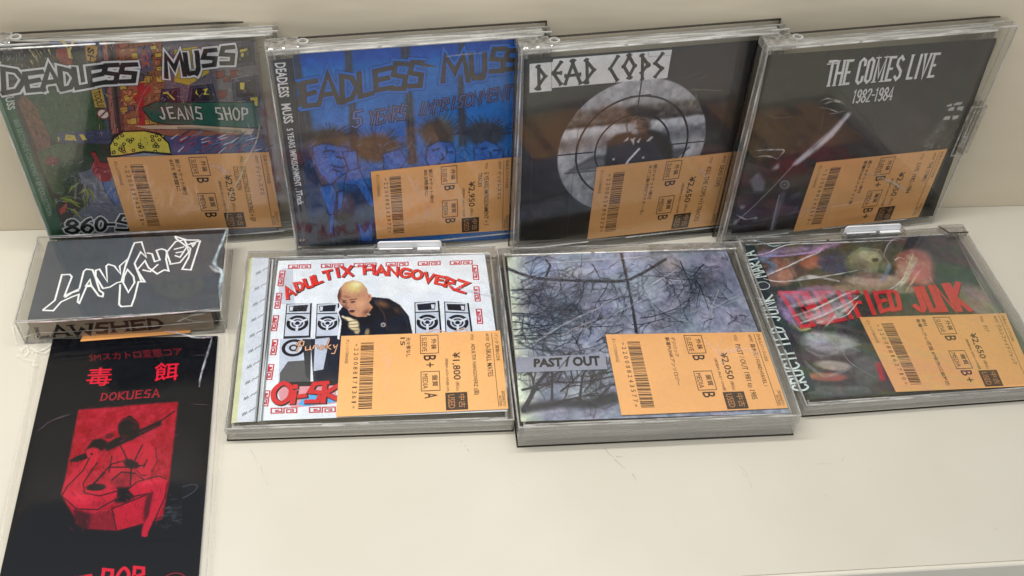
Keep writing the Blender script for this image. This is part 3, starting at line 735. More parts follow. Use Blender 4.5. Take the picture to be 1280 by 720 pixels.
# building on the right
A.poly([(203, 52), (319, 51), (334, 168), (208, 166)], (104, 98, 110))
rnd_lines(A, (206, 54, 326, 128), 260, 3, .4, [(126, 120, 130), (84, 80, 96), (140, 134, 140)])
def win(q, lit):
    A.poly(q, (66, 62, 96)); cx = sum(p[0] for p in q) / 4; cy = sum(p[1] for p in q) / 4
    A.poly([(cx + (p[0] - cx) * .78, cy + (p[1] - cy) * .74) for p in q], (34, 32, 44))
    for a in lit: A.poly(a, (222, 200, 74))
    A.line(list(q) + [q[0]], .5, (40, 36, 50))
A.poly([(218, 62), (246, 58), (262, 90), (236, 106), (218, 102)], (196, 170, 60))
win([(202, 112), (224, 110), (225, 128), (200, 128)], [[(209, 114), (219, 124), (217, 125), (207, 115)], [(204, 115), (208, 115), (208, 117), (204, 117)]])
win([(238, 108), (266, 105), (272, 128), (234, 129)], [[(246, 111), (244, 116), (248, 119), (246, 115)], [(253, 112), (260, 110), (257, 116), (262, 118), (254, 118), (257, 113)]])
win([(290, 55), (316, 52), (319, 80), (292, 84)], [[(300, 62), (309, 60), (309, 63), (300, 65)], [(302, 66), (305, 66), (304, 71), (301, 70)]])
win([(290, 100), (322, 94), (326, 122), (292, 126)], [[(300, 103), (306, 103), (305, 112), (300, 111)]])
win([(306, 122), (324, 120), (326, 134), (308, 133)], [[(313, 121), (322, 121), (322, 132), (318, 132), (318, 125), (313, 125)]])
for q in ([(270, 89), (281, 88), (281, 97), (270, 98)], [(287, 88), (298, 87), (298, 95), (287, 97)], [(278, 96), (287, 95), (288, 102), (279, 102)], [(272, 114), (283, 112), (284, 122), (273, 123)]): A.poly(q, (128, 56, 50)); A.line(q, .4, (60, 30, 28))
# sign
A.poly([(177, 135), (194, 127), (318, 128), (328, 160), (206, 155), (190, 151)], (30, 92, 78)); A.line([(177, 135), (194, 127), (318, 128)], .7, (20, 26, 26)); A.line([(177, 135), (190, 151), (206, 155), (328, 160)], .7, (20, 26, 26))
sq = [(194, 134), (252, 133), (256, 149), (199, 148)]
A.word('JEANS', slant_boxes('JEANS', sq, .3), [(2.0, (22, 40, 38)), (1.0, (204, 206, 200))])
A.word('SHOP', slant_boxes('SHOP', [(265, 134), (312, 135), (311, 150), (272, 149)], .3), [(2.0, (22, 40, 38)), (1.0, (204, 206, 200))])
A.poly([(168, 157), (240, 156), (318, 161), (314, 168), (280, 166), (250, 161), (186, 161)], (200, 182, 158)); A.poly([(170, 161), (250, 163), (310, 168), (314, 172), (220, 170), (180, 166)], (156, 100, 78))
for i in range(26): A.line([(222 + i * 3.1, 158 + i * .16), (225 + i * 3.1, 162 + i * .18)], .5, (46, 36, 32))
# bandana and hair
A.poly([(206, 170), (326, 168), (336, 192), (212, 196)], (70, 84, 132)); rnd_lines(A, (212, 168, 330, 192), 70, 16, .7, [(46, 54, 92), (120, 134, 178), (176, 70, 76), (206, 206, 214), (150, 50, 58)], -0.5)
A.poly([(137, 196), (136, 182), (142, 170), (154, 163), (180, 162), (200, 166), (212, 178), (215, 194), (180, 191), (150, 197)], (26, 24, 22))
A.poly([(139, 194), (138, 182), (144, 172), (155, 165), (180, 164), (198, 168), (210, 179), (213, 191), (180, 188), (152, 193)], (220, 206, 84))
for _ in range(26):
    x, y = random.uniform(142, 208), random.uniform(168, 190); A.ell((x, y), 2.6, 2.2, (36, 34, 26), 8); A.ell((x, y), 1.2, 1.0, (220, 206, 84), 6)
A.poly([(140, 197), (180, 191), (215, 194), (215, 200), (142, 202)], (150, 160, 180))
# path, hand, sleeve
A.poly([(98, 216), (134, 205), (340, 200), (346, 292), (80, 294), (94, 268), (112, 252)], (104, 108, 124))
rnd_lines(A, (104, 218, 160, 288), 130, 9, .35, [(130, 134, 152), (74, 78, 96), (148, 150, 164)], .4)
A.poly([(113, 190), (119, 189), (126, 202), (134, 203), (140, 212), (138, 226), (126, 227), (116, 216), (114, 206), (119, 200)], (158, 44, 46)); A.line([(113, 190), (119, 189), (126, 202), (134, 203)], .5, (50, 24, 24)); A.line([(121, 208), (136, 212)], .5, (90, 24, 26)); A.line([(120, 214), (136, 219)], .5, (90, 24, 26))
A.poly([(128, 227), (139, 226), (150, 254), (144, 256), (132, 240)], (74, 104, 160)); A.line([(128, 227), (132, 240), (144, 256)], .5, (30, 36, 60))
for x, y, l, a in [(70, 250, 30, -.3), (74, 252, 28, -.1), (72, 246, 34, .25), (80, 258, 30, .4), (100, 240, 26, 1.1), (96, 244, 20, -.6), (104, 228, 30, 1.2), (84, 244, 24, -1.0), (66, 244, 18, 1.2), (108, 232, 24, .9)]:
    A.poly([(x, y), (x + l * .5 * math.cos(a) - 2 * math.sin(a), y + l * .5 * math.sin(a) + 2 * math.cos(a)), (x + l * math.cos(a + .2), y + l * math.sin(a + .2)), (x + l * .5 * math.cos(a) + 2 * math.sin(a), y + l * .5 * math.sin(a) - 2 * math.cos(a))], random.choice([(150, 160, 70), (104, 128, 70), (176, 180, 96)]))
    A.line([(x, y), (x + l * math.cos(a + .1), y + l * math.sin(a + .1))], .3, (40, 50, 30))
A.poly([(74, 262), (84, 252), (82, 264), (76, 268)], (176, 84, 66))
rnd_lines(A, (30, 54, 200, 200), 260, 7, .35, [(30, 28, 28), (44, 38, 36)])
rnd_lines(A, (200, 54, 325, 132), 160, 6, .35, [(34, 32, 40), (150, 146, 154)])
rnd_lines(A, (60, 200, 150, 288), 90, 7, .35, [(36, 40, 48), (150, 156, 168)])
# no-entry roundel
c = fr.at((129, 142), A.z0); A.disc(c, 3.4, (128, 60, 56)); A.disc(c, 2.6, (222, 216, 210)); A.line([(124, 147), (134, 137)], .9, (140, 60, 56)); A.line([(131, 150), (136, 166)], .5, (80, 100, 90))
# lettering
dl = [(0, 86, 29, 116), (29, 91, 53, 114), (50, 84, 74, 112), (73, 85, 92, 112), (90, 85, 112, 110), (108, 84, 130, 106), (126, 81, 148, 104), (147, 80, 170, 103)]
dl = [[(a, b), (c, b - 2), (c + 3, d - 2), (a + 3, d)] for a, b, c, d in dl]
A.word('DEADLESS', dl, [(5.6, (36, 34, 34)), (4.9, (226, 226, 230)), (2.6, (38, 36, 38))])
mu = [(205, 69, 228, 96), (230, 66, 247, 92), (251, 63, 270, 83), (273, 59, 292, 80)]
mu = [[(a, b), (c, b - 2), (c + 3, d - 2), (a + 3, d)] for a, b, c, d in mu]
A.word('MUSS', mu, [(5.4, (36, 34, 34)), (4.7, (222, 222, 228)), (2.5, (34, 32, 34))])
n8 = [(82, 275, 99, 291), (102, 273, 116, 290), (120, 272, 132, 288), (133, 279, 143, 281), (146, 268, 168, 288)]
A.word('860-S', n8, [(4.6, (34, 36, 40)), (3.9, (220, 222, 226)), (2.0, (30, 30, 34))])
A.build('front_insert', M_PRINT, r1)
k = Ink(fr, fr.T - ZI + .3, .003); k.poly([(-29, 56), (-12, 55), (84, 299), (62, 300)], (52, 92, 70)); k.poly([(-29, 56), (-25, 56), (67, 300), (62, 300)], (120, 146, 128))
k.vtext('MUSS', (4, 114), (17, 112), (19, 136), (10, 138), (206, 214, 208), .02); k.vtext('DEADLESS', (-18, 58), (-4, 57), (8, 103), (-2, 104), (206, 214, 208), .02)
k.vtext('860 SECONDS COOKING + EP COLLECTION', (16, 150), (23, 149), (66, 268), (60, 270), (130, 158, 140))
k.build('spine_card', M_PRINT, r1)
price_label(fr, r1, [(133.5, 197), (336, 190), (352, 283.5), (162.5, 289.5)], dict(tone=0.97, num='220088243971', note=['紙ジャケット/帯付', "60'S 斡旋に"], g=('B', 'B'), price='¥2,950', tax='(税抜¥2,682)+10%税/12%', title='860 SECONDS COOKING + EP', title2='COLLECTION', artist='デッドレスマス', aw=.055, cat='日本人パンク/CDE'), ZL)
crease_glints(fr, r1, [([(326, 150), (320, 178), (308, 200), (300, 222), (290, 238), (285, 262), (283, 290)], .9, (250, 240, 205), .9), ([(308, 196), (299, 208), (304, 212), (298, 232)], .6, (240, 230, 150), .6),
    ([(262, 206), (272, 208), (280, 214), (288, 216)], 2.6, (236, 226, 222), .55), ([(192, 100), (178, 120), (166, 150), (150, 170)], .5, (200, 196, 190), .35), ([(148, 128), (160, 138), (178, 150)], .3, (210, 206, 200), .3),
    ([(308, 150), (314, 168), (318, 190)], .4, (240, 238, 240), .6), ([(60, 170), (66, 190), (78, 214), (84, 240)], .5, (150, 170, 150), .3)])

# ================================================================== 2: blue cover
fr = Frame((-84.0, -21.9, 0), 0.1103, 0.05433, W0, H0, TB)
r2 = thing('cd_case', 'upright clear case with blue DEADLESS MUSS cover of spiky haired figures', 'cd case', fr.mat(), GA)
keeper(fr, r2); hinge(fr, r2, -0.3, 17, H0 - 4, H0 + 0.6)
S = Soft(fr, TB - ZI, [(366, 68), (643, 49), (638, 299), (388, 308)], 230, 200, (22, 112, 204), 4)
S.poly([(366, 60), (650, 40), (650, 64), (366, 84)], (10, 78, 184), 4); S.ell((450, 168), 95, 46, (86, 122, 214), .8, 0, .8); S.ell((600, 150), 60, 60, (26, 118, 216), .7, 0, .8); S.ell((520, 150), 50, 26, (70, 112, 212), .6, 0, .8)
DK = (36, 40, 58); HB = (82, 66, 60)
S.poly([(366, 90), (386, 140), (402, 210), (420, 236), (470, 230), (476, 310), (380, 315)], (40, 52, 84), 5, .9); S.ell((420, 292), 60, 30, (30, 32, 40), .9, 0, .6); S.ell((400, 230), 26, 50, (40, 58, 104), .8, .1, .8)
for q in ([(430, 50), (438, 50), (441, 98), (432, 99)], [(436, 123), (444, 122), (450, 204), (438, 206)], [(500, 50), (511, 50), (512, 76), (502, 77)], [(506, 115), (515, 114), (522, 204), (510, 206)], [(572, 40), (580, 40), (582, 72), (574, 72)], [(572, 95), (579, 94), (584, 182), (573, 184)], [(366, 66), (373, 66), (392, 170), (378, 190)]): S.poly(q, (58, 56, 66), 1, .95); S.line([((q[0][0] + q[1][0]) / 2, q[0][1]), ((q[2][0] + q[3][0]) / 2, q[2][1])], .8, (70, 100, 160), .7)
for c_, rx, ry, col in (((412, 174), 28, 15, HB), ((470, 186), 32, 20, (92, 70, 60)), ((548, 168), 25, 22, (84, 66, 60)), ((606, 168), 29, 18, (44, 46, 60))):
    S.ell(c_, rx, ry, col, .95, 0, .35)
    for k_ in range(70):
        a = math.pi * (1 + k_ / 69) + S.rs.uniform(-.06, .06); l = S.rs.uniform(1.0, 1.5)
        S.line([(c_[0] + rx * .7 * math.cos(a), c_[1] + ry * .7 * math.sin(a)), (c_[0] + rx * l * math.cos(a), c_[1] + ry * l * math.sin(a))], .7, tuple(v * S.rs.uniform(.6, 1.1) for v in col), .75)
# faces and bodies as soft blue fields under the pen lines
FB = (48, 112, 212)
for P_ in ([(390, 184), (404, 179), (434, 184), (437, 193), (431, 200), (437, 213), (425, 221), (412, 232), (402, 222), (394, 206)], [(478, 192), (500, 186), (508, 200), (498, 214), (480, 214)], [(534, 184), (548, 176), (564, 178), (570, 190), (568, 212), (540, 214), (532, 200)], [(592, 184), (606, 175), (620, 180), (630, 190), (628, 202), (594, 208)],
           [(398, 234), (416, 230), (421, 242), (418, 264), (413, 274), (405, 252)], [(422, 240), (430, 238), (428, 260), (421, 266)], [(412, 268), (418, 268), (416, 296), (411, 290)], [(436, 206), (445, 202), (454, 222), (466, 246), (470, 260), (461, 257), (446, 232), (430, 230)], [(446, 274), (456, 290), (466, 272), (466, 302), (451, 302)], [(428, 190), (446, 188), (448, 210), (436, 214)]):
    S.poly(P_, FB, 1, .95); cx_ = sum(p[0] for p in P_) / len(P_); cy_ = sum(p[1] for p in P_) / len(P_); S.ell((cx_ + 3, cy_ - 2), 9, 7, (84, 142, 226), .5, 0, .9)
    for p, q in zip(P_, P_[1:] + P_[:1]): S.line([p, q], 1.1, (18, 24, 48), .9)
for k_ in range(330):
    x, y = S.rs.uniform(386, 636), S.rs.uniform(180, 232); a = S.rs.uniform(-1.2, 1.8); l = S.rs.uniform(3, 12)
    S.line([(x, y), (x + l * math.cos(a), y + l * math.sin(a))], .6, [(24, 32, 66), (30, 44, 90), (100, 150, 226)][S.rs.randint(3)], .7)
for k_ in range(60):
    x, y = S.rs.uniform(388, 470), S.rs.uniform(226, 300); S.line([(x, y), (x + S.rs.uniform(-5, 5), y + S.rs.uniform(4, 16))], .7, [(26, 30, 52), (44, 92, 176)][S.rs.randint(2)], .6)
for pts in ([(404, 190), (412, 188), (418, 190)], [(420, 196), (430, 198)], [(414, 206), (426, 210), (432, 208)], [(416, 212), (424, 214)], [(541, 188), (549, 186)], [(558, 190), (565, 190)], [(552, 192), (555, 198), (551, 200)], [(546, 206), (560, 205)], [(602, 186), (609, 185)], [(617, 188), (624, 188)], [(612, 190), (614, 196)], [(604, 200), (618, 200)]): S.line(pts, 1.5, (14, 18, 38), 1)
S.noise(3, 7); S.noise(9, 6)
INS = S.build('front_insert', M_PRINT, r2)
A = Ink(fr, TB - ZI + .06, .0012)
bx = [(364, 102, 376, 134), (377, 102, 396, 133), (398, 93, 421, 130), (425, 94, 445, 127), (447, 90, 464, 121), (467, 86, 488, 113), (489, 78, 509, 112), (510, 77, 529, 109)]
bx = [[(a, b + 1), (c, b - 1), (c + 2, d - 1), (a + 1, d + 1)] for a, b, c, d in bx]
mb = [(553, 70, 584, 102), (588, 67, 606, 97), (612, 60, 632, 90), (630, 62, 648, 88)]
mb = [[(a, b + 1), (c, b - 1), (c + 1, d - 1), (a + 1, d + 1)] for a, b, c, d in mb]
PS = [(6.2, (26, 44, 96)), (5.6, (34, 108, 210)), (2.9, (70, 64, 66))]
A.word('DEADLESS', bx, PS); A.poly([(526, 78), (550, 84), (526, 83)], (84, 76, 76)); A.word('MUSS', mb, PS)
A.letter('5', [(441, 140), (453, 138), (453, 158), (440, 160)], [(2.0, (60, 52, 76)), (.9, (104, 116, 190))])
A.word('YEARS', slant_boxes('YEARS', [(462, 139), (510, 130), (508, 149), (460, 157)], .15), [(2.0, (64, 54, 70)), (.6, (100, 110, 180))], .05)
A.word('IMPRISONMENT', slant_boxes('IMPRISONMENT', [(524, 130), (642, 106), (640, 122), (520, 145)], .1), [(1.9, (58, 52, 74)), (.55, (80, 104, 180))], .05)
A.build('cover_lettering', M_PRINT, INS)
k = Ink(fr, fr.T - ZI + .3, .003); k.poly([(338, 76), (366, 72), (388, 307), (372, 308)], (54, 54, 62)); k.poly([(338, 76), (340.5, 76), (374, 308), (372, 308)], (110, 108, 106))
k.vtext('DEADLESS', (343, 79), (357, 78), (362, 121), (349, 122), (232, 232, 234), .02); k.vtext('MUSS', (351, 130), (363, 129), (367, 153), (355, 155), (232, 232, 234), .02)
k.vtext('5 YEARS IMPRISONMENT . 7Track', (358, 161), (366, 160), (380, 255), (372, 257), (226, 228, 232), .02)
k.vtext('CD', (374, 299), (381, 298), (381, 301), (374, 302), (180, 180, 180), .02)
k.build('spine_card', M_PRINT, r2)
price_label(fr, r2, [(463.5, 214.5), (639.5, 196.5), (637, 287.5), (471, 299)], dict(num='220088243972', note=['紙ジャケット/帯付', '80.5特茶に'], g=('B', 'B'), price='¥2,950', tax='(税抜¥2,682)+10%税', title='5 YEARS IMPRISONMENT + 7', title2='TRACKS', artist='デッドレスマス', aw=.055, cat='日本人パンク/CDE'), ZL)
crease_glints(fr, r2, [([(496, 214), (520, 232), (534, 262), (528, 286)], 3.2, (255, 236, 220), .22), ([(590, 204), (606, 230), (612, 262)], 2.6, (255, 236, 220), .18), ([(556, 71), (580, 68), (606, 66)], .8, (190, 205, 225), .6), ([(362, 230), (366, 262), (376, 300)], .4, (200, 200, 200), .4), ([(371, 250), (376, 280), (381, 304)], .4, (200, 200, 200), .4), ([(432, 250), (424, 270), (430, 280)], .5, (120, 150, 170), .4)])  # broad ribbons paint a soft sheen over the label

# ================================================================== 3: target cover
fr = Frame((46.64, -23.35, 0), 0.1251, 0.05388, W0, H0, TB)
F3 = fr
r3 = thing('cd_case', 'upright clear case, black cover with round gun sight and DEAD COPS stick letters', 'cd case', fr.mat(), GA)
keeper(fr, r3); hinge(fr, r3, -0.3, 17, H0 - 4, H0 + 0.6)
S = Soft(fr, TB - ZI, [(655, 74), (948, 50), (904, 291), (650, 301)], 250, 210, (30, 28, 31), 6)
pl, pr = np.array(fr.at((697, 199), TB - ZI)), np.array(fr.at((882, 168), TB - ZI)); C = (pl + pr) / 2; Rr = float(np.hypot(*(pr - pl)) / 2); C = np.array([C[0], C[1] - 1.0])
bk = S.img.copy()
S.img[:] = (150, 151, 158)
S.poly([(690, 90), (890, 90), (890, 130), (725, 140), (690, 144)], (160, 160, 168), 4); S.poly([(690, 146), (735, 137), (890, 122), (890, 143), (690, 164)], (92, 86, 84), 2); S.poly([(690, 163), (890, 140), (890, 153), (690, 177)], (190, 193, 203), 1); S.poly([(690, 160), (890, 138), (890, 141.5), (690, 164)], (52, 48, 48), 1)
S.poly([(690, 179), (890, 156), (890, 170), (690, 192)], (118, 120, 128), 3); S.poly([(690, 192), (890, 172), (890, 188), (690, 216)], (172, 173, 181), 3)
S.noise(5, 20); S.noise(12, 16); S.noise(2, 9)
S.poly([(706, 216), (738, 196), (800, 190), (860, 184), (846, 197), (770, 209)], (78, 78, 86), 1); S.poly([(712, 213), (740, 200), (798, 194), (760, 206)], (102, 104, 112), 1); S.line([(706, 217), (770, 211), (842, 200), (862, 184)], 1.4, (44, 44, 50), .9)
S.poly([(756, 200), (759, 178), (771, 168), (788, 165), (800, 160), (818, 163), (834, 168), (841, 182), (838, 218), (756, 222)], (30, 28, 31), 1)
S.ell((801, 152), 14, 17, (110, 88, 78), 1, -.2, .3); S.ell((795, 150), 7, 9, (140, 116, 104), .7, 0, .9); S.ell((808, 158), 8, 8, (60, 48, 46), .8, 0, .8); S.poly([(782, 137), (796, 131), (810, 135), (828, 138), (818, 146), (806, 147), (786, 144)], (40, 34, 33), 1); S.poly([(786, 158), (795, 152), (798, 168), (790, 168)], (160, 162, 170), 1)
for pts, w_ in (([(791, 149), (797, 148)], 1.4), ([(801, 149), (807, 150)], 1.4), ([(798, 151), (797, 156)], 1), ([(794, 160), (802, 161)], 1.2), ([(788, 166), (794, 176), (800, 170)], 1)): S.line(pts, w_, (40, 32, 32), .9)
for P_ in ([(788, 174), (792, 181), (794, 172)], [(796, 177), (801, 172), (799, 179)], [(778, 178), (786, 171), (785, 175)], [(808, 176), (814, 170), (817, 171), (811, 177)]): S.poly(P_, (200, 200, 206), 0, .9)
S.ell((820, 182), 12, 14, (52, 50, 54), .6, 0, .9); S.ell((775, 186), 10, 14, (50, 48, 52), .6, 0, .9); S.line([(799, 186), (786, 200), (778, 212)], 2.4, (214, 214, 220)); S.ell((767, 199), 1.8, 1.8, (214, 214, 218)); S.ell((804, 197), 1.8, 1.8, (204, 204, 208)); S.line([(783, 156), (785, 168)], 3, (60, 58, 62), .6)
dd = np.hypot(S.lx - C[0], S.ly - C[1]); m_ = np.clip((Rr - dd) / .5 + .5, 0, 1)[..., None]
S.img = np.clip(S.img * 1.14, 0, 250) * m_ + bk * (1 - m_); S.noise(3, 4)
INS = S.build('front_insert', M_PRINT, r3)
A = Ink(fr, TB - ZI + .06, .0012); A.line([(729, 105), (708, 298)], .25, (70, 66, 62)); A.line([(668, 76), (662, 300)], .25, (60, 58, 60))
# paper slip with stick letters
A.poly([(662, 80), (691, 77.5), (691.5, 74), (840, 62), (834, 97.5), (690, 110), (689.5, 113.5), (662, 116)], (238, 237, 240))
A.line([(689.5, 78), (689.5, 112)], .3, (160, 158, 164)); A.line([(810, 64), (811, 71), (838, 69)], .3, (170, 166, 180))
for ch, (a, b_, c_, d_) in zip('DEADCOPS', [(670, 83, 683, 111), (690, 78, 702, 105), (707, 76, 725, 104), (730, 75, 744, 103), (761, 71, 773, 100), (779, 69, 794, 97), (800, 69, 811, 98), (817, 67, 829, 95)]):
    m = A.quad([(a, b_ + .5), (c_, b_ - .5), (c_, d_ - .5), (a, d_ + .5)])
    S = {'D': [[(.1, -.04), (.95, .5)], [(.25, -.05), (.3, 1.05)], [(.95, .4), (.0, 1.02)]], 'E': [[(1, -.03), (.1, .5)], [(.1, .45), (.95, 1.05)], [(0, .48), (1.0, .5)]],
         'A': [[(.6, -.05), (-.05, 1.05)], [(.4, -.05), (1.05, 1.05)], [(-.05, .66), (1.05, .62)]], 'C': [[(1, -.03), (.1, .52)], [(.1, .45), (.9, 1.05)]],
         'O': [[(.6, -.05), (0, .55)], [(.4, -.05), (1.0, .55)], [(0, .42), (.65, 1.05)], [(1, .42), (.4, 1.05)]], 'P': [[(.3, -.05), (.25, 1.05)], [(.1, -.04), (1.05, .5)], [(1, .35), (.1, .78)]],
         'S': [[(1, -.02), (.1, .45)], [(.1, .38), (.95, .72)], [(.95, .62), (.1, 1.05)]]}[ch]
    A.up()
    for st in S:
        A.z += .0004; P = [m(*q) for q in st]; A.strip(P, 1.85, (24, 22, 24), cap=.2)
        for e_ in (0, 1):   # forked stick ends
            q = np.array(P[e_]); d = np.array(P[1 - e_]) - q; d /= np.hypot(*d); n = np.array([-d[1], d[0]]); A.z += .0003
            A.strip([tuple(q + n * 1.3 + d * .2), tuple(q - n * 1.3 + d * .5)], .9, (46, 42, 44))
for rr, wd in ((.755, 1.25), (.50, 1.1)): A.ringl(C, Rr * rr, wd, (38, 36, 38))
def loc(x, y): return (C[0] + x * Rr, C[1] + y * Rr)
def cross(p, q, wd=.85): A.up(); A.strip([loc(*p), loc(*q)], wd, (42, 40, 42))
cross((.0, 1.0), (.0, .52)); cross((-.13, .76), (.15, .76)); cross((-1, 0), (-.52, 0)); cross((-.75, .12), (-.75, -.12)); cross((1, 0), (.52, 0)); cross((.75, .12), (.75, -.12)); cross((.5, .08), (.5, -.08)); cross((-.5, .08), (-.5, -.08)); cross((-.03, .5), (-.1, .4), .5)
A.build('cover_lettering', M_PRINT, INS)
price_label(fr, r3, [(746, 209), (922, 189), (897, 281), (734, 299)], dict(tone=0.98, num='220062880323', note=['紙ジャケット/帯付', 'タバコ臭/灼けワイナーな。'], g=('B', 'B'), price='¥2,650', tax='(税抜¥2,409)+10%税', title='KILL THE COPS +13 TRACKS', artist='DEAD COPS', cat='海外パンク/CDE'), ZL)
crease_glints(fr, r3, [([(868, 208), (876, 212), (884, 222)], 2.4, (255, 226, 200), .45), ([(770, 286), (780, 288), (790, 286)], 1.0, (255, 230, 200), .6), ([(852, 113), (880, 112), (905, 114)], .4, (220, 220, 190), .5), ([(872, 118), (866, 124), (862, 134)], .5, (226, 226, 180), .6), ([(842, 100), (862, 95), (884, 86)], .35, (180, 178, 170), .35), ([(850, 108), (874, 98), (896, 90)], .3, (180, 178, 170), .3), ([(868, 112), (872, 124), (876, 134)], .3, (220, 220, 180), .5)])

# ================================================================== 4: live album cover
fr = Frame((178.41, -19.91, 0), 0.12852, 0.03711, W0, H0, TB)
F4 = fr
r4 = thing('cd_case', 'upright clear case with dark cover titled THE COMES LIVE 1982-1984', 'cd case', fr.mat(), GA)
keeper(fr, r4, jx=(3.2, 9.5)); hinge(fr, r4, -0.3, 17, H0 - 4, H0 + 0.6)
S = Soft(fr, TB - ZI, [(960, 69), (1246, 47.5), (1166, 270), (914, 292)], 240, 200, (34, 31, 31), 8)
S.poly([(1044, 108), (1100, 104), (1196, 172), (1180, 198), (1112, 200), (1060, 150)], (60, 58, 58), 3, .8); S.line([(1044, 106), (1084, 152), (1114, 198)], 2, (20, 18, 20), .9); S.line([(1124, 104), (1172, 152)], 1.4, (24, 22, 24), .8)
S.ell((1026, 184), 34, 20, (92, 28, 42), .85, -.3, .8); S.ell((985, 206), 34, 24, (84, 22, 36), .9, -.4, .8); S.ell((930, 262), 34, 40, (28, 32, 52), .9, .3, .8); S.ell((1000, 262), 24, 30, (30, 30, 44), .8, 0, .8); S.ell((960, 150), 24, 40, (44, 38, 36), .8, 0, .8)
for k_ in range(160):
    x, y = S.rs.uniform(930, 1015), S.rs.uniform(180, 285); a = S.rs.uniform(-1.4, -.3); l = S.rs.uniform(4, 18)
    S.line([(x, y), (x + l * math.cos(a), y + l * math.sin(a))], 1.1, [(110, 26, 42), (46, 48, 70), (70, 20, 32), (84, 84, 100), (24, 24, 34)][S.rs.randint(5)], .5)
S.poly([(1060, 140), (1064, 142), (1043, 169), (1017, 191), (995, 207), (989, 206), (1013, 184), (1037, 164)], (226, 222, 232), 1); S.line([(992, 206), (966, 234), (942, 258), (922, 276)], 1.1, (190, 190, 202), .8); S.line([(1058, 144), (1018, 184)], .8, (120, 114, 130), .8)
S.ell((981, 231), 7, 6.5, (140, 140, 152), .9, 0, .25); S.ell((981, 231), 4.4, 4, (44, 44, 56), 1, 0, .3); S.ell((981, 231), 2.2, 2, (140, 140, 150), .9); S.poly([(976, 240), (984, 240), (975, 262), (967, 290), (961, 290), (968, 262)], (112, 112, 128), 1, .8); S.line([(974, 244), (964, 288)], 1, (206, 206, 216), .9); S.line([(982, 242), (972, 272)], .8, (70, 70, 86), .8)
S.poly([(937, 226), (948, 215), (957, 227), (955, 238), (943, 240)], (136, 138, 150), 1, .9); 
for k_ in range(5): S.line([(938 + k_ * 3.5, 224 - k_), (944 + k_ * 3, 238 - k_)], .9, (66, 68, 84), .7)
for P_ in ([(964, 212), (974, 203), (974, 211)], [(916, 280), (920, 273), (923, 276), (918, 283)], [(924, 256), (934, 258), (926, 262)]): S.poly(P_, (190, 190, 202), 1, .9)
S.ell((994, 245), 12, 5, (84, 88, 102), .8, -.4, .7); S.ell((1018, 184), 8, 12, (92, 84, 96), .5, 0, .9)
# amplifier panel fading into the dark
S.poly([(1150, 182), (1180, 146), (1186, 148), (1162, 186)], (88, 86, 88), 2, .8)
for k_ in range(110):
    x = S.rs.uniform(1150, 1202); y = 176 - (x - 1150) * .55 + S.rs.uniform(-6, 22); S.ell((x, y), S.rs.uniform(1, 3.4), S.rs.uniform(.8, 2.4), [(104, 102, 106), (66, 64, 68), (140, 138, 142), (44, 42, 44), (40, 38, 40)][S.rs.randint(5)], .6, S.rs.uniform(-1, 1), .6)
for P_ in ([(1184, 131), (1190, 130), (1189, 133), (1183, 134)], [(1193, 129), (1204, 127), (1203, 130), (1192, 132)], [(1186, 135), (1193, 134), (1192, 138), (1185, 139)], [(1197, 134), (1205, 133), (1203, 138), (1196, 138)], [(1181, 146), (1188, 145), (1186, 150), (1179, 150)], [(1191, 145), (1198, 144), (1197, 148), (1190, 149)]): S.poly(P_, (206, 206, 208), 0, .9)
S.noise(3, 5); S.noise(10, 6)
INS = S.build('front_insert', M_PRINT, r4)
A = Ink(fr, TB - ZI + .06, .0012)
# condensed slab lettering
def slab(txt, q, wd, col):
    cw = {'M': 1.45, 'I': .62, ' ': .5, '1': .7, '-': .6}; tot = sum(cw.get(ch, 1) for ch in txt); x = 0; m = A.quad(q)
    D = dict(FONT); D.update({'1': [[(.15, .15), (.5, 0), (.5, 1)]], '9': [[(.85, .42), (.5, .55), (.15, .4), (.15, .12), (.5, 0), (.85, .12), (.85, .85), (.5, 1), (.15, .9)]], '2': [[(.1, .2), (.25, .02), (.7, .02), (.88, .2), (.1, .97), (.95, .97)]],
        '4': [[(.7, 1), (.7, 0), (.05, .72), (.98, .72)]], 'E': [[(.95, .03), (.2, .03), (.2, .97), (.95, .97)], [(.2, .5), (.75, .5)]], 'S': [[(.88, .18), (.5, .02), (.15, .14), (.15, .36), (.85, .64), (.85, .86), (.5, .98), (.12, .82)]],
        'C': [[(.88, .28), (.85, .08), (.5, .0), (.15, .12), (.15, .88), (.5, 1), (.85, .92), (.88, .72)]], 'O': [[(.5, .01), (.15, .12), (.15, .88), (.5, .99), (.85, .88), (.85, .12), (.5, .01)]], 'L': [[(.25, 0), (.25, .97), (.95, .97)], ], 'V': [[(.1, 0), (.5, 1), (.9, 0)]], 'M': [[(.12, 1), (.12, 0), (.5, .8), (.88, 0), (.88, 1)]], '8': FONT['8']})
    SER = {'T': [(.5, 1), (0, .1), (1, .1)], 'H': [(.08, 0), (.08, 1), (.92, 0), (.92, 1)], 'E': [(.2, 0), (.2, 1)], 'M': [(.12, 0), (.12, 1), (.88, 0), (.88, 1)], 'L': [(.25, 0)], 'I': [(.5, 0), (.5, 1)], 'V': [(.1, 0), (.9, 0)], '1': [(.5, 1)], '4': [(.7, 1)]}
    for ch in txt:
        w_ = cw.get(ch, 1)
        if ch != ' ':
            f = lambda a, b_: m((x + (.08 + a * .84) * w_) / tot, b_)
            A.up()
            for st in D[ch]: A.z += .0004; A.strip([f(*p) for p in st], wd, col, cap=.2)
            for sx, sy in SER.get(ch, []): A.z += .0004; A.strip([f(sx - .26, sy), f(sx + .26, sy)], wd * .45, col)
        x += w_
slab('THE COMES LIVE', [(1036, 77), (1177, 66), (1168, 96), (1030, 108)], 1.55, (236, 236, 238))
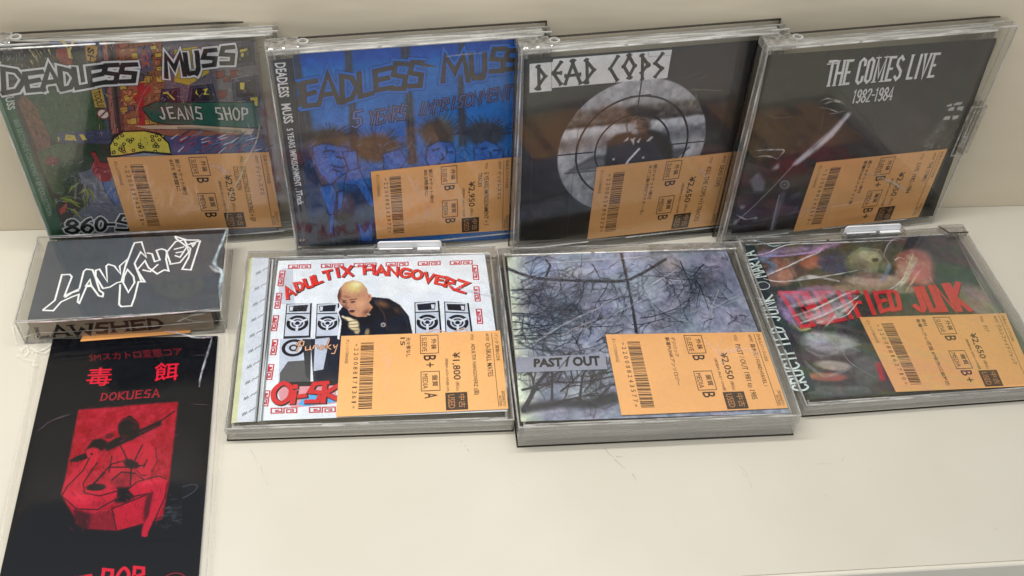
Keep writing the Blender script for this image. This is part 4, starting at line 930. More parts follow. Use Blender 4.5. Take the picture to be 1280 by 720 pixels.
slab('1982-1984', [(1068, 113), (1119, 108.5), (1115, 124.5), (1064, 129)], .85, (232, 232, 234))
A.build('cover_lettering', M_PRINT, INS)
price_label(fr, r4, [(1020.6, 203), (1184.5, 186), (1148, 271), (991.5, 289.5)], dict(tone=0.99, num='220088243573', note=['紙ジャケット/帯付', '新着PUNKジャケット盤'], g=('B+', 'B+'), price='¥2,050', tax='(税抜¥1,863)+10%税', title='LIVE 1982-1984', artist='THE COMES', cat='日本人パンク/CDE'), ZL)
crease_glints(fr, r4, [([(1060, 142), (1040, 166), (1016, 188), (994, 206)], 1.3, (250, 248, 255), .5), ([(1098, 222), (1116, 228), (1134, 240)], 1.2, (255, 240, 220), .8), ([(1030, 130), (1044, 126), (1056, 130)], 1.0, (250, 244, 230), .6), ([(1024, 127), (1034, 123), (1046, 125)], .7, (226, 216, 196), .7), ([(1022, 134), (1036, 136), (1048, 140), (1058, 138)], .6, (226, 216, 196), .7), ([(1036, 142), (1050, 141)], .4, (230, 226, 210), .6), ([(958, 143), (970, 147), (996, 145)], .4, (190, 186, 180), .5),
    ([(944, 188), (966, 187), (980, 188), (972, 198)], .9, (220, 220, 226), .75), ([(944, 196), (960, 195), (972, 199)], .8, (220, 220, 226), .7), ([(920, 268), (932, 274), (946, 272), (940, 278)], .9, (226, 230, 240), .8), ([(1108, 227), (1120, 229), (1130, 236)], 2.2, (244, 220, 180), .6), ([(1082, 216), (1092, 218), (1102, 220)], 1.6, (244, 226, 190), .6), ([(930, 282), (970, 270), (1010, 262), (1060, 254)], .4, (190, 190, 210), .5),
    ([(1030, 140), (1026, 160), (1020, 168)], .3, (200, 190, 170), .4), ([(1090, 208), (1110, 224), (1124, 240)], .4, (250, 220, 170), .5)])
# side latch
p0 = fr.at((1240, 128), TB * .5); p1 = fr.at((1222, 186), TB * .5)
b = MB(); y0, y1 = p1[1], p0[1]; X = W0
b.box(X + .2, X + 5.2, y0, y1, 2.6, TB - 2, 0.9)
la = b.build('side_latch', M_HINGE, r4)
MB().ring(X - 9, X + .0, y0 + 1.5, y1 + 3, TB + .05, TB + .7, 1.0).build('latch_frame', M_HINGE, la)
for q in ((X - 6.5, X - 2.5, y0 + 8, y0 + 16, TB + .1, TB + 1.4, .4), (X - 5.6, X - 4.6, y0 + 16, y1, TB + .1, TB + .8, .2), (X - 3.6, X - 2.9, y0 + 4, y1, TB + .1, TB + .8, .2)): MB().box(*q).build('latch_rib', M_HINGE, la)
b = MB(); b.ring(X + .1, X + 5.4, y0 - .2, y1 + .2, 2.2, 3.0, .6); b.build('latch_outline', M_RIMG, la)

# ================================================================== 7: white cover with speakers
HF = 136.3
fr = Frame((-113.04, -169.35, 0), -0.0111, math.pi / 2, W0, HF, 10.12)
r7 = thing('cd_case', 'clear case lying flat, white cover of bald singer between loudspeakers', 'cd case', fr.mat(), GB)
keeper(fr, r7, flat=True)
A = insert(fr, [(348, 326), (606, 318), (634, 514), (322, 526)], (236, 244, 255))
A.poly([(352, 336), (366, 334), (368, 380), (346, 380)], (206, 214, 230))
RD = (196, 52, 62)
def meander(q, vert):
    m = A.quad(q)
    S = [[(.02, 0), (.46, 0), (.46, 1), (.54, 1), (.54, 0)], ]
    P1 = [(.32, .45), (.2, .45), (.2, .7), (.42, .7), (.42, .08), (.03, .08), (.03, .95), (.5, .95), (.5, .08), (.97, .08), (.97, .95), (.6, .95), (.6, .4), (.84, .4), (.84, .68), (.72, .68)]
    f = (lambda p: m(p[0], p[1])) if not vert else (lambda p: m(1 - p[1], p[0]))
    A.up(); A.strip([f(p) for p in P1], .75, RD)
for x, y in ((360, 331), (401, 330), (442, 329), (482, 328), (522, 327), (562, 326)): meander([(x, y), (x + 29, y - .8), (x + 29, y + 4.2), (x, y + 5)], False)
for (x, y, dx) in ((349, 338, 0), (345, 366, 0), (341, 394, 0), (340, 424, 0), (335, 455, 0), (330, 488, 0)): meander([(x + 1, y), (x + 8, y), (x + 5, y + 20), (x - 2, y + 20)], True)
for (x, y) in ((590, 331), (592, 358), (595, 386)): meander([(x, y), (x + 7, y), (x + 9, y + 19), (x + 2, y + 19)], True)
for x, y in ((338, 510), (386, 509), (434, 508)): meander([(x, y), (x + 34, y - .8), (x + 34, y + 6), (x, y + 7)], False)
# arched title
tt = [('A', 361, 365, 11, -.5, 15), ('D', 374, 358, 10, -.4, 13), ('U', 386, 353, 10, -.35, 13), ('L', 397, 349, 9, -.3, 13), ('T', 410, 344, 11, -.25, 12), ('I', 422, 341, 5, -.2, 12), ('X', 434, 339, 12, -.1, 14),
      ('H', 461, 337, 14, -.05, 12), ('A', 476, 338, 12, .0, 12), ('N', 491, 339, 13, .05, 12), ('G', 506, 341, 12, .1, 12), ('O', 521, 343, 12, .15, 12), ('V', 536, 347, 11, .2, 12), ('E', 549, 350, 10, .25, 12), ('R', 562, 354, 12, .3, 13), ('Z', 577, 358, 13, .3, 15)]
for col, off, wd in (((34, 26, 30), 1.0, 2.6), ((226, 52, 44), 0, 2.1)):
    A.up(3)
    for ch, x, y, w_, a, h in tt:
        ca, sa = math.cos(a), math.sin(a); h = h * .88
        q = [(x + off + px_ * ca - py_ * sa, y + off * .6 + px_ * sa + py_ * ca) for px_, py_ in ((-w_ / 2, -h / 2), (w_ / 2, -h / 2), (w_ / 2, h / 2), (-w_ / 2, h / 2))]
        m = A.quad(q); random.seed(ord(ch) + x)
        for st in FONT[ch]: A.z += .0003; A.strip([m(*p) for p in st], wd, col, taper=.8, cap=.3)
random.seed(11)
# speakers
def speaker(q, horn):
    m = A.quad(q); P = lambda pts: [m(*p) for p in pts]
    A.up(); A.raw(P([(0, 0), (1, 0), (1, 1), (0, 1)]), (28, 28, 34)); A.up(); A.raw(P([(.04, .02), (.93, .0), (.93, .27), (.04, .27)]), (214, 222, 238))
    A.up(); A.raw(P([(.1, .06), (.86, .04), (.80, .23), (.14, .23)]), (30, 30, 38)); A.up(); A.raw(P([(.14, .08), (.28, .08), (.26, .2), (.16, .2)] if horn else [(.66, .09), (.8, .09), (.78, .2), (.68, .2)]), (220, 226, 240))
    A.up(); A.raw(P([(.04, .30), (.93, .30), (.93, 1), (.04, 1)]), (206, 216, 236)); A.up(); A.raw(P([(.93, .0), (1, .02), (1, 1), (.93, 1)]), (20, 20, 26)); A.up(); A.raw(P([(.04, .92), (.93, .9), (.93, 1), (.04, 1)]), (40, 42, 50))
    c = m(.48, .56); r = float(np.hypot(*(np.array(m(.93, .5)) - np.array(m(.04, .5))))) * .48
    for f_, cc in ((.98, (24, 24, 30)), (.66, (206, 214, 234)), (.52, (26, 26, 34)), (.36, (190, 200, 226)), (.22, (24, 24, 30))): A.disc(c, r * f_, cc, 26)
    for k_ in range(3):
        a = .5 + k_ * 2.1; A.up(); A.strip([(c[0] + r * .2 * math.cos(a), c[1] + r * .2 * math.sin(a)), (c[0] + r * .95 * math.cos(a), c[1] + r * .95 * math.sin(a))], r * .22, (226, 232, 244))
speaker([(358, 380), (390, 379), (388, 424), (354, 424)], True); speaker([(396, 380), (424, 379), (426, 424), (394, 424)], True)
speaker([(518, 378), (549, 376), (553, 424), (519, 424)], False); speaker([(555, 377), (586, 379), (592, 424), (557, 424)], False)
A.poly([(350, 424), (390, 422), (386, 478), (348, 480)], (200, 210, 232)); A.poly([(388, 424), (432, 420), (428, 478), (392, 480)], (32, 36, 52)); A.poly([(350, 466), (360, 452), (388, 450), (388, 480), (349, 482)], (84, 86, 92)); A.poly([(394, 424), (412, 422), (404, 462), (392, 464)], (196, 206, 230))
A.poly([(378, 424), (389, 424), (388, 476), (382, 470)], (50, 54, 62)); A.poly([(348, 478), (430, 476), (430, 486), (347, 488)], (26, 26, 34))
c0 = fr.at((367, 435), A.z0)
for rr, cc in ((6.6, (26, 26, 32)), (4.6, (206, 214, 234)), (2.6, (28, 28, 36)), (1.4, (200, 208, 230))): A.disc(c0, rr, cc, 22)
# script and big letters
for pts in ([(370, 432), (374, 427), (380, 427), (379, 432), (372, 434)], [(376, 427), (370, 440)], [(382, 433), (382, 438), (387, 437), (388, 432), (388, 437), (390, 438)], [(391, 436), (393, 432), (397, 432), (398, 437)], [(400, 436), (402, 432), (406, 433), (403, 437), (400, 436)], [(412, 424), (407, 437)], [(414, 431), (409, 434), (414, 437)], [(417, 431), (418, 435), (422, 431), (418, 442), (414, 442)]):
    A.line(pts, 1.1, (54, 30, 30)); A.line(pts, .6, (246, 190, 150))
A.poly([(346, 484), (420, 482), (420, 504), (366, 510), (350, 500)], (226, 158, 170)); A.poly([(372, 506), (382, 494), (424, 494), (424, 502), (382, 508)], (84, 176, 240))
oi = [('O', [(342, 480), (366, 478), (362, 504), (340, 504)]), ('I', [(364, 490), (372, 489), (370, 503), (361, 504)]), ('-', [(374, 490), (382, 489), (381, 500), (373, 501)]), ('I', [(366, 483), (372, 482), (372, 484), (366, 485)]), ('S', [(386, 480), (410, 477), (402, 502), (382, 504)]), ('K', [(404, 482), (426, 480), (424, 500), (402, 503)])]
for ch, q in oi:
    A.letter(ch, [(x + 1.2, y + .8) for x, y in q], [(3.6, (34, 20, 24))]); A.letter(ch, q, [(2.7, (214, 36, 46))])
for pts in ([(530, 418), (545, 412), (560, 416), (540, 422)], [(566, 416), (580, 410), (588, 418)]): A.line(pts, .8, (190, 90, 80)); A.line(pts, .4, (240, 226, 210))
i7 = A.build('front_insert', M_PRINT, r7)
S = Soft(fr, 10.12 - ZI + .5, [(416, 346), (524, 343), (526, 424), (416, 426)], 190, 150, (236, 244, 255), 3)
jk = [(424, 426), (427, 402), (423, 390), (430, 381), (444, 392), (456, 388), (458, 376), (464, 371), (486, 373), (500, 381), (511, 395), (518, 426)]; hd = [(421.5, 370), (424, 361), (431, 353), (441, 350), (452, 352.5), (459, 361), (460, 367), (464, 368), (464.5, 374), (461, 378), (466, 384), (458, 396), (446, 396), (438, 393), (434, 386), (428, 383), (423, 377)]
S.poly([(p[0] + (p[0] - 470) * .05, p[1] - 2) for p in jk], (236, 240, 248), 1); S.poly(jk, (20, 20, 28), 0)
S.ell((478, 380), 13, 6, (128, 88, 62), .9, .35, .8); S.ell((496, 388), 8, 5, (84, 58, 46), .8, .8, .8); S.line([(469, 378), (480, 392), (484, 412)], 1.2, (96, 74, 60), .8); S.line([(500, 384), (508, 400), (511, 418)], 1.2, (60, 56, 64), .8); S.ell((494, 410), 12, 8, (36, 38, 50), .8, 0, .9)
S.poly(hd, (200, 146, 112), 0); hm = S.inside(hd) > .5; keep = S.img.copy()
S.ell((443, 358), 17, 11, (232, 216, 140), .95, 0, .8); S.ell((446, 355), 9, 5, (240, 238, 190), .8, 0, .8); S.ell((423, 370), 5, 15, (86, 46, 38), .9, .1, .7); S.ell((430, 383), 8, 4, (120, 70, 56), .7, .4, .8); S.ell((451, 380), 8, 9, (226, 172, 132), .8, 0, .8); S.ell((458, 390), 8, 5, (120, 72, 56), .8, -.6, .8); S.ell((433, 371), 8, 2.5, (150, 96, 74), .8, .2, .8)
S.ell((430, 377.5), 3.4, 1.6, (44, 24, 22), .95, .3, .6); S.ell((441, 377.5), 3.8, 1.5, (44, 24, 22), .95, -.15, .6); S.line([(427, 374.5), (433, 376)], 1, (70, 36, 30), .9); S.line([(437, 375), (446, 373.5)], 1, (70, 36, 30), .9); S.line([(434, 378), (432, 384), (436, 385)], .9, (110, 62, 50), .9); S.ell((440, 388.5), 4.4, 3, (70, 22, 24), .95, -.1, .5); S.line([(437, 387), (443, 386.6)], .8, (240, 226, 214), .9); S.ell((461, 371), 2.2, 3.6, (206, 140, 110), .9, 0, .5); S.ell((461.4, 371), 1, 2, (120, 66, 52), .8)
S.img = np.where(hm[..., None], S.img, keep)
S.ell((436, 399), 8, 3, (238, 226, 188), 1, .3, .4); S.ell((442, 406), 8, 8, (236, 222, 184), 1, 0, .35); S.ell((446, 413), 5, 6, (214, 196, 150), .95, 0, .5)
for pts in ([(434, 402), (446, 401)], [(435, 406), (447, 405)], [(437, 410), (448, 409)], [(440, 414), (448, 413)], [(427, 397), (434, 400)]): S.line(pts, .8, (90, 66, 52), .9)
S.ell((429, 396), 3, 1.6, (240, 230, 196), .95, .5, .4); S.ell((459, 415), 4, 6, (176, 160, 108), .8, .3, .6); S.ell((461, 393), 3, 1.6, (196, 190, 160), .9, .3, .5); S.ell((479, 406), 3.4, 3, (196, 192, 186), .95, 0, .2); S.ell((479, 406), 2.2, 1.9, (26, 26, 34), 1, 0, .3); S.line([(478, 406), (481, 405)], .9, (190, 186, 180), .9)
S.noise(3, 5)
S.mask = (S.blur(np.maximum(S.inside([(p[0] + (p[0] - 470) * .05, p[1] - 2) for p in jk]), S.inside(hd)), 1) > .3)
S.build('singer_picture', M_PRINT, i7)
k = Ink(fr, fr.T - ZI + .3, .003)
k.poly([(311, 323), (316, 322), (296, 528), (289, 529)], (206, 212, 172)); k.poly([(316, 322), (336, 322), (318, 527), (296, 528)], (216, 224, 238))
for i in range(10):
    x, y = 319 - i * 1.9, 341 + i * 19.6
    for j in range(3): k.line([(x + 1 + j * 2, y + 3 - j), (x + 2 + j * 2, y - 1 - j), (x + 3 + j * 2, y + 2 - j)], .4, (104, 112, 124))
    k.line([(x + 9, y - 2), (x + 12, y - 5), (x + 14, y - 5), (x + 17, y - 8)], .45, (104, 112, 124))
k.build('spine_card', M_PRINT, r7)
k = Ink(fr, fr.T - ZI + .5, .003)
for a, b_, c in (((337, 324), (319, 527), (150, 156, 164)), ((341, 324), (323, 527), (196, 202, 210)), ((345, 324), (327, 527), (128, 134, 142))): k.line([a, b_], .9, c)
k.build('tray_hinge_line', M_PRINT, r7)
price_label(fr, r7, [(426.5, 420), (625, 413), (635.5, 511), (420, 521)], dict(tone=1.02, num='220088171361', note=['元々帯なし', '15'], g=('B+', 'A'), price='¥1,800', tax='(税抜¥1,637)+10%税/12%', title='ADULTIX HANGOVERZ (国)', artist='Oi-SKALL MATES', cat='パンク 買取/CDE'), ZL)
white_tag(fr, r7, fr.at((472, 309), 10)[0], fr.at((552, 309), 10)[0], 14.2)
crease_glints(fr, r7, [([(474, 430), (486, 456), (484, 492)], 3.4, (255, 236, 214), .2), ([(628, 420), (632, 460), (634, 500)], .8, (255, 250, 240), .7), ([(560, 357), (600, 366), (618, 370)], 1.2, (236, 244, 252), .6), ([(575, 354), (604, 352), (616, 352)], .5, (236, 244, 252), .5), ([(604, 392), (616, 400)], .8, (236, 240, 250), .5), ([(634, 418), (636, 450), (638, 480)], .4, (250, 250, 250), .6)])

# ================================================================== 8: bare trees cover
fr = Frame((37.36, -181.89, 0), 0.0007, math.pi / 2, W0, HF + 1, 17.05)
F8 = fr
r8 = thing('cd_case', 'thick clear case lying flat, bare tree branches cover with words PAST / OUT', 'cd case', fr.mat(), GB)
keeper(fr, r8, flat=True)
b = MB(); b.box(0.4, 1.3, 6, 130, 2, 15); b.build('tinted_side_strip', M_RIM, r8)
Q8 = [(634, 322), (906, 309), (988, 516), (651, 527)]
S = Soft(fr, 17.05 - ZI, Q8, 260, 210, (132, 140, 162), 5)
for c_, rx, ry, col, a in (((680, 338), 40, 14, (150, 166, 208), .8), ((740, 336), 40, 12, (160, 172, 208), .8), ((712, 345), 30, 14, (176, 168, 176), .5), ((790, 334), 40, 14, (160, 174, 206), .8), ((836, 334), 30, 20, (118, 112, 124), .8), ((890, 352), 46, 34, (74, 78, 96), .85), ((900, 330), 30, 16, (124, 122, 142), .7), ((800, 366), 40, 16, (150, 160, 176), .7), ((770, 380), 30, 14, (164, 166, 190), .6),
      ((870, 392), 20, 26, (136, 142, 164), .8), ((850, 380), 40, 20, (96, 98, 110), .6), ((830, 404), 50, 12, (96, 98, 112), .7), ((700, 384), 60, 30, (84, 92, 112), .75), ((740, 410), 60, 26, (128, 136, 158), .6), ((690, 428), 60, 10, (150, 156, 170), .6), ((700, 456), 70, 14, (150, 156, 182), .7), ((720, 490), 60, 20, (150, 160, 180), .7), ((680, 500), 40, 16, (96, 106, 128), .7), ((780, 512), 120, 8, (120, 128, 150), .6)):
    S.ell(c_, rx, ry, col, a, S.rs.uniform(-.2, .2), .9)
edge = np.clip(1 - (S.x - 634 - (S.y - 322) * .09) / 30, 0, 1); S.mix(edge * .85, (206, 216, 188))
S.noise(18, 5, False); S.noise(12, 14); S.noise(7, 18); S.noise(3, 15); S.noise(2, 9); S.img = S.img * 1.04 + 4
def twig(x, y, a, l, w_, dep):
    pts = [(x, y)]
    for i in range(4): a += S.rs.uniform(-.3, .3); x += l / 4 * math.cos(a); y += l / 4 * math.sin(a) * .8; pts.append((x, y))
    S.line(pts, w_, (44, 50, 66), .6)
    if dep:
        for _ in range(3): p = pts[S.rs.randint(1, 5)]; twig(p[0], p[1], a + S.rs.choice((-1, 1)) * S.rs.uniform(.4, 1.1), l * .6, w_ * .7, dep - 1)
for k_ in range(16): twig(S.rs.uniform(636, 650), S.rs.uniform(336, 440), S.rs.uniform(-.5, .5), S.rs.uniform(40, 80), 1.6, 2)
for k_ in range(9): twig(S.rs.uniform(650, 800), S.rs.uniform(344, 356), S.rs.uniform(.8, 2.2), S.rs.uniform(24, 50), 1.2, 2)
for k_ in range(8): twig(S.rs.uniform(790, 910), S.rs.uniform(320, 350), S.rs.uniform(.4, 2.8), S.rs.uniform(24, 50), 1.1, 2)
for k_ in range(12): twig(S.rs.uniform(655, 760), S.rs.uniform(480, 512), S.rs.uniform(-2.4, -.4), S.rs.uniform(24, 46), 1.6, 2)
S.line([(630, 334), (650, 342), (670, 348), (720, 351), (770, 352), (786, 350), (806, 340), (832, 324)], 3.6, (42, 44, 56), .9); S.line([(776, 312), (784, 350), (790, 380), (797, 420)], 3.2, (40, 42, 54), .9)
S.poly([(650, 506), (700, 499), (740, 498), (768, 488), (778, 502), (740, 511), (700, 509), (652, 518)], (34, 40, 54), 2, .9); S.line([(654, 514), (672, 480), (690, 458), (712, 442)], 4.5, (40, 46, 60), .9); S.line([(690, 500), (690, 462)], 2.5, (42, 48, 62), .8); S.line([(724, 505), (728, 470), (742, 448)], 3, (42, 48, 62), .8)
i8 = S.build('front_insert', M_PRINT, r8)
A = Ink(fr, 17.05 - ZI + .05, .0012); random.seed(5)
q = A.P(Q8); ar = sum(q[i - 1][0] * q[i][1] - q[i][0] * q[i - 1][1] for i in range(4)); A.clip = q if ar > 0 else q[::-1]
cols = [(34, 38, 50), (44, 48, 60), (26, 30, 40), (58, 62, 74)]
def branch(x, y, a, l, wd, dep):
    pts = [(x, y)]; n = 4
    for i in range(n): a += random.uniform(-.28, .28); x += l / n * math.cos(a); y += l / n * math.sin(a) * .8; pts.append((x, y))
    A.line(pts, wd, random.choice(cols), .5)
    if dep > 0:
        for _ in range(random.choice((2, 3, 3))):
            p = random.choice(pts[1:]); branch(p[0], p[1], a + random.choice((-1, 1)) * random.uniform(.3, 1.0), l * random.uniform(.45, .75), wd * .55, dep - 1)
A.line([(630, 334), (650, 342), (670, 348), (720, 351), (770, 352), (786, 350), (806, 340), (830, 325)], 1.9, (50, 50, 60), .5); A.line([(776, 318), (784, 350), (790, 380), (795, 416)], 1.4, (46, 48, 58), .9); A.line([(682, 324), (688, 332), (682, 346)], 1.4, (44, 48, 58))
A.line([(795, 345), (820, 345), (850, 350), (880, 348)], .8, (60, 60, 72)); A.line([(740, 378), (780, 372), (800, 366)], .7, (56, 60, 74))
for s_ in [(640, 392, -.1, 60), (640, 412, -.2, 70), (642, 420, .1, 70), (640, 380, .2, 60), (640, 364, -.1, 60), (700, 352, 1.6, 50), (730, 352, 1.4, 44), (760, 352, 1.8, 40), (670, 350, 1.2, 50), (800, 398, -.2, 60), (790, 406, .2, 50), (720, 408, -.1, 60), (690, 400, -.9, 44),
           (850, 326, 1.4, 50), (870, 350, .9, 50), (880, 330, 2.4, 40), (640, 402, .0, 50), (720, 430, -1.2, 40), (745, 428, -.6, 40), (655, 330, -.4, 40), (740, 330, 1.0, 30), (810, 330, .6, 40)]:
    branch(*s_, .8, 3)
for _ in range(46):
    branch(random.uniform(640, 760), random.uniform(330, 440), random.uniform(-1.6, 1.6), random.uniform(14, 30), .45, 2)
for _ in range(30):
    branch(random.uniform(760, 925), random.uniform(320, 408), random.uniform(-3, 3), random.uniform(12, 28), .4, 2)
# lower limbs
A.line([(654, 514), (672, 480), (690, 458), (708, 446)], 2.6, (44, 50, 66), .4); A.line([(652, 488), (690, 478), (730, 478), (770, 470)], 1.4, (48, 54, 70), .5); A.line([(690, 500), (690, 462), (716, 440)], 1.2, (46, 52, 68), .5); A.line([(724, 505), (728, 470), (742, 448)], 1.4, (46, 52, 68), .4)
for s_ in [(690, 470, -.4, 50), (700, 490, -.8, 44), (730, 490, -1.2, 44), (660, 500, -1.2, 44), (750, 486, -1.4, 36), (740, 470, -.2, 36), (680, 460, -.9, 36), (716, 480, -1.8, 40), (664, 492, -.5, 40), (745, 500, -.5, 30), (654, 470, -.3, 50), (690, 506, -.2, 60)]:
    branch(*s_, .95, 3)
A.poly([(642, 447.5), (757, 443), (759, 462), (644, 466.5)], (150, 155, 175)); A.line([(712, 446), (698, 462)], .9, (50, 54, 66), .5)
A.text('PAST / OUT', [(667, 449), (749, 445), (751, 458), (667, 460)], (26, 26, 34), .05); A.text('1981', [(757, 446), (776, 446), (777, 457), (758, 457)], (60, 60, 70), .0)
A.clip = None
A.build('cover_lettering', M_PRINT, i8)
price_label(fr, r8, [(757, 418), (952, 415), (985, 510), (777, 519)], dict(num='220088243577', note=['デジパック', '新着PUNKアンソロジー'], g=('B', 'B'), price='¥2,050', tax='(税抜¥1,863)+10%税', title='PAST / OUT 1981 to 1985', artist='臨木天 / FORD+FAVEL /', cat='日本人パンク/CDE'), ZL)
crease_glints(fr, r8, [([(880, 424), (900, 440), (930, 436), (950, 446)], 2.6, (255, 236, 214), .35), ([(905, 418), (896, 440), (904, 456)], 1.4, (255, 240, 224), .35), ([(660, 330), (760, 324), (850, 318)], 1.0, (240, 240, 240), .35), ([(845, 338), (824, 350), (808, 360)], .9, (226, 230, 240), .7), ([(776, 368), (750, 384), (720, 398), (690, 414), (664, 432)], 1.0, (206, 216, 228), .5), ([(850, 346), (820, 366), (780, 386), (740, 406), (706, 424)], .8, (206, 200, 216), .4), ([(748, 398), (724, 408), (704, 418)], .8, (220, 200, 200), .4),
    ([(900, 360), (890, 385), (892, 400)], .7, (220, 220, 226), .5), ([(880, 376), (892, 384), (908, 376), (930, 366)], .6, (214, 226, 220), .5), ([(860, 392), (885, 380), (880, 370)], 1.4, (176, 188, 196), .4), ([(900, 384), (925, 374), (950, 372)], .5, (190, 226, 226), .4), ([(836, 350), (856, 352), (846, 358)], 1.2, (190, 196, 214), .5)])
for q in ((-.5, 9, HF - 3.5, HF + 1.8, 5, 16.2, .8), (93, 147, HF - 4.5, HF + 1.4, 6, 16.4, .7)): MB().box(*q).build('hinge_knuckle', M_HINGE, r8)

# ================================================================== 9: painterly cover
fr = Frame((195.0, -169.8, 0), 0.0357, math.pi / 2, W0, HF, 10.12)
r9 = thing('cd_case', 'clear case lying flat, painted cover with big red letters under crumpled wrap', 'cd case', fr.mat(), GB)
keeper(fr, r9, flat=True)
Q9p = [(938, 303), (1192, 293), (1290, 484), (1006, 500)]; random.seed(3)
S = Soft(fr, 10.12 - ZI, Q9p, 250, 200, (60, 64, 60), 9)
for c_, rx, ry, col, a, ro in (((975, 325), 60, 30, (82, 66, 62), .9, 0), ((966, 338), 30, 24, (150, 104, 92), .95, .2), ((960, 332), 12, 10, (70, 46, 48), .9, 0), ((982, 346), 14, 12, (170, 124, 108), .8, .5), ((1012, 326), 18, 13, (172, 102, 84), .85, 0), ((1042, 330), 26, 17, (58, 60, 98), .9, .1), ((1030, 352), 40, 14, (104, 88, 76), .8, 0),
      ((1080, 328), 30, 22, (124, 126, 104), .95, .1), ((1088, 320), 20, 9, (172, 172, 146), .85, .2), ((1072, 334), 14, 8, (90, 94, 78), .8, .2), ((1094, 325), 6, 3.4, (44, 46, 40), .9, 0), ((1108, 334), 8, 10, (150, 146, 120), .7, .3), ((1095, 352), 50, 13, (180, 158, 138), .95, .02), ((1066, 362), 40, 9, (156, 130, 112), .9, 0), ((1120, 362), 36, 7, (140, 122, 108), .9, 0), ((1086, 344), 26, 5, (120, 104, 90), .8, .1),
      ((1143, 334), 33, 27, (182, 112, 102), .95, 0), ((1140, 322), 26, 12, (160, 100, 92), .8, 0), ((1155, 346), 18, 14, (196, 124, 110), .7, 0), ((1196, 330), 36, 40, (50, 64, 52), .95, .5), ((1206, 352), 34, 20, (48, 62, 50), .95, .6), ((1226, 378), 44, 20, (140, 126, 112), .95, .55), ((1204, 366), 20, 8, (120, 108, 96), .8, .5),
      ((1040, 400), 60, 16, (70, 72, 70), .9, 0), ((1036, 428), 46, 17, (156, 158, 160), .9, .1), ((1022, 422), 20, 8, (186, 188, 192), .7, .2), ((1052, 440), 26, 6, (90, 94, 96), .8, 0), ((1042, 457), 30, 8, (176, 170, 160), .85, .1), ((1034, 471), 32, 7, (168, 96, 80), .9, .05), ((1086, 420), 16, 26, (46, 54, 50), .9, 0), ((1084, 462), 24, 24, (78, 98, 88), .9, 0), ((1050, 488), 60, 8, (90, 96, 92), .8, 0)):
    S.ell(c_, rx * .94, ry * .94, tuple(v * 1.12 for v in col), a, ro, .38)
for k_ in range(150):
    x, y = S.rs.uniform(940, 1110), S.rs.uniform(304, 490); S.line([(x, y), (x + S.rs.uniform(2, 14), y + S.rs.uniform(-6, 6))], S.rs.uniform(.8, 2), tuple(S.img[np.unravel_index(np.argmin((S.x - x) ** 2 + (S.y - y) ** 2), S.x.shape)] * S.rs.uniform(.7, 1.3)), .6)
for k_ in range(16): S.line([(1200 + k_ * 2.4, 356 + k_ * 2), (1236 + k_ * 2, 382 + k_ * .8)], .8, (164, 150, 134), .5)
S.line([(962, 318), (984, 324), (1002, 358)], 1.6, (164, 140, 118), .8); S.line([(1060, 322), (1076, 310), (1100, 312), (1112, 330)], 1.4, (176, 174, 150), .7); S.poly([(1094, 454), (1100, 452), (1108, 474), (1101, 477)], (190, 50, 56), 1)
S.noise(14, 8, False); S.noise(6, 12); S.noise(3, 9); S.noise(2, 7)
i9 = S.build('front_insert', M_PRINT, r9)
A = Ink(fr, 10.12 - ZI + .06, .0012); q = A.P(Q9p); A.clip = q if sum(q[i - 1][0] * q[i][1] - q[i][0] * q[i - 1][1] for i in range(4)) > 0 else q[::-1]
# red block letters with a dark side
def blocks(txt, q, wd):
    B_ = slant_boxes(txt, q, .2)
    for off, cc, w_ in (((.9, 1.6), (84, 20, 34), wd), ((0, 0), (226, 50, 62), wd)):
        A.up()
        for ch, b_ in zip(txt, B_):
            m = A.quad([(x + off[0], y + off[1]) for x, y in b_]); D = {'D': [[(.1, 0), (.1, 1), (.8, 1), (.9, .8), (.85, .15), (.7, 0), (.1, 0)]], 'C': [[(.95, 0), (.15, 0), (.1, 1), (1, 1)]], 'U': [[(.05, 0), (.1, 1), (.85, 1), (.9, 0)]], 'R': [[(.1, 1), (.1, 0), (.9, 0), (.9, .5), (.2, .5), (.95, 1)]]}.get(ch, FONT[ch])
            for st in D: A.z += .0003; A.strip([m(*p) for p in st], w_, cc, cap=.45)
blocks('CRUCIFIED', [(972, 366), (1124, 364), (1128, 385), (1000, 409)], 2.8)
blocks('JUNK', [(1134, 362), (1199, 354), (1214, 387), (1144, 388)], 3.5)
A.clip = None
A.build('cover_lettering', M_PRINT, i9)
k = Ink(fr, fr.T - ZI + .3, .003); k.poly([(930, 306), (942, 304), (1020, 488), (1002, 492)], (32, 48, 54))
SERI = {'C': [(1, .2), (.95, .85)], 'R': [(.1, 0), (.1, 1), (1, 1)], 'U': [(.05, 0), (.95, 0)], 'I': [(.5, 0), (.5, 1)], 'F': [(.1, 0), (.1, 1)], 'E': [(.1, 0), (.1, 1)], 'D': [(.1, 0), (.08, 1)], 'J': [(.75, 0)], 'N': [(.05, 1), (.95, 0)], 'K': [(.08, 0), (.08, 1), (1, 0), (1, 1)], 'M': [(0, 1), (1, 1)], 'A': [(0, 1), (1, 1)]}
for txt, q in (('CRUCIFIED', [(993, 490), (961, 409), (978, 407), (1012, 488)]), ('JUNK', [(958, 402), (947, 372), (965, 368), (976, 402)]), ('O', [(946, 364), (943, 352), (960, 350), (964, 363)]), ('MARIA', [(942, 349), (928, 316), (942, 313), (958, 346)])):
    for ch, b_ in zip(txt, slant_boxes(txt, q, .22)):
        m = k.quad(b_); k.up()
        for st in FONT[ch]: k.z += .001; k.strip([m(*p) for p in st], 1.15 if txt != 'O' else .5, (226, 240, 240), cap=.2)
        for sx, sy in SERI.get(ch, []): k.z += .001; k.strip([m(sx - .2, sy), m(sx + .2, sy)], .55, (226, 240, 240))
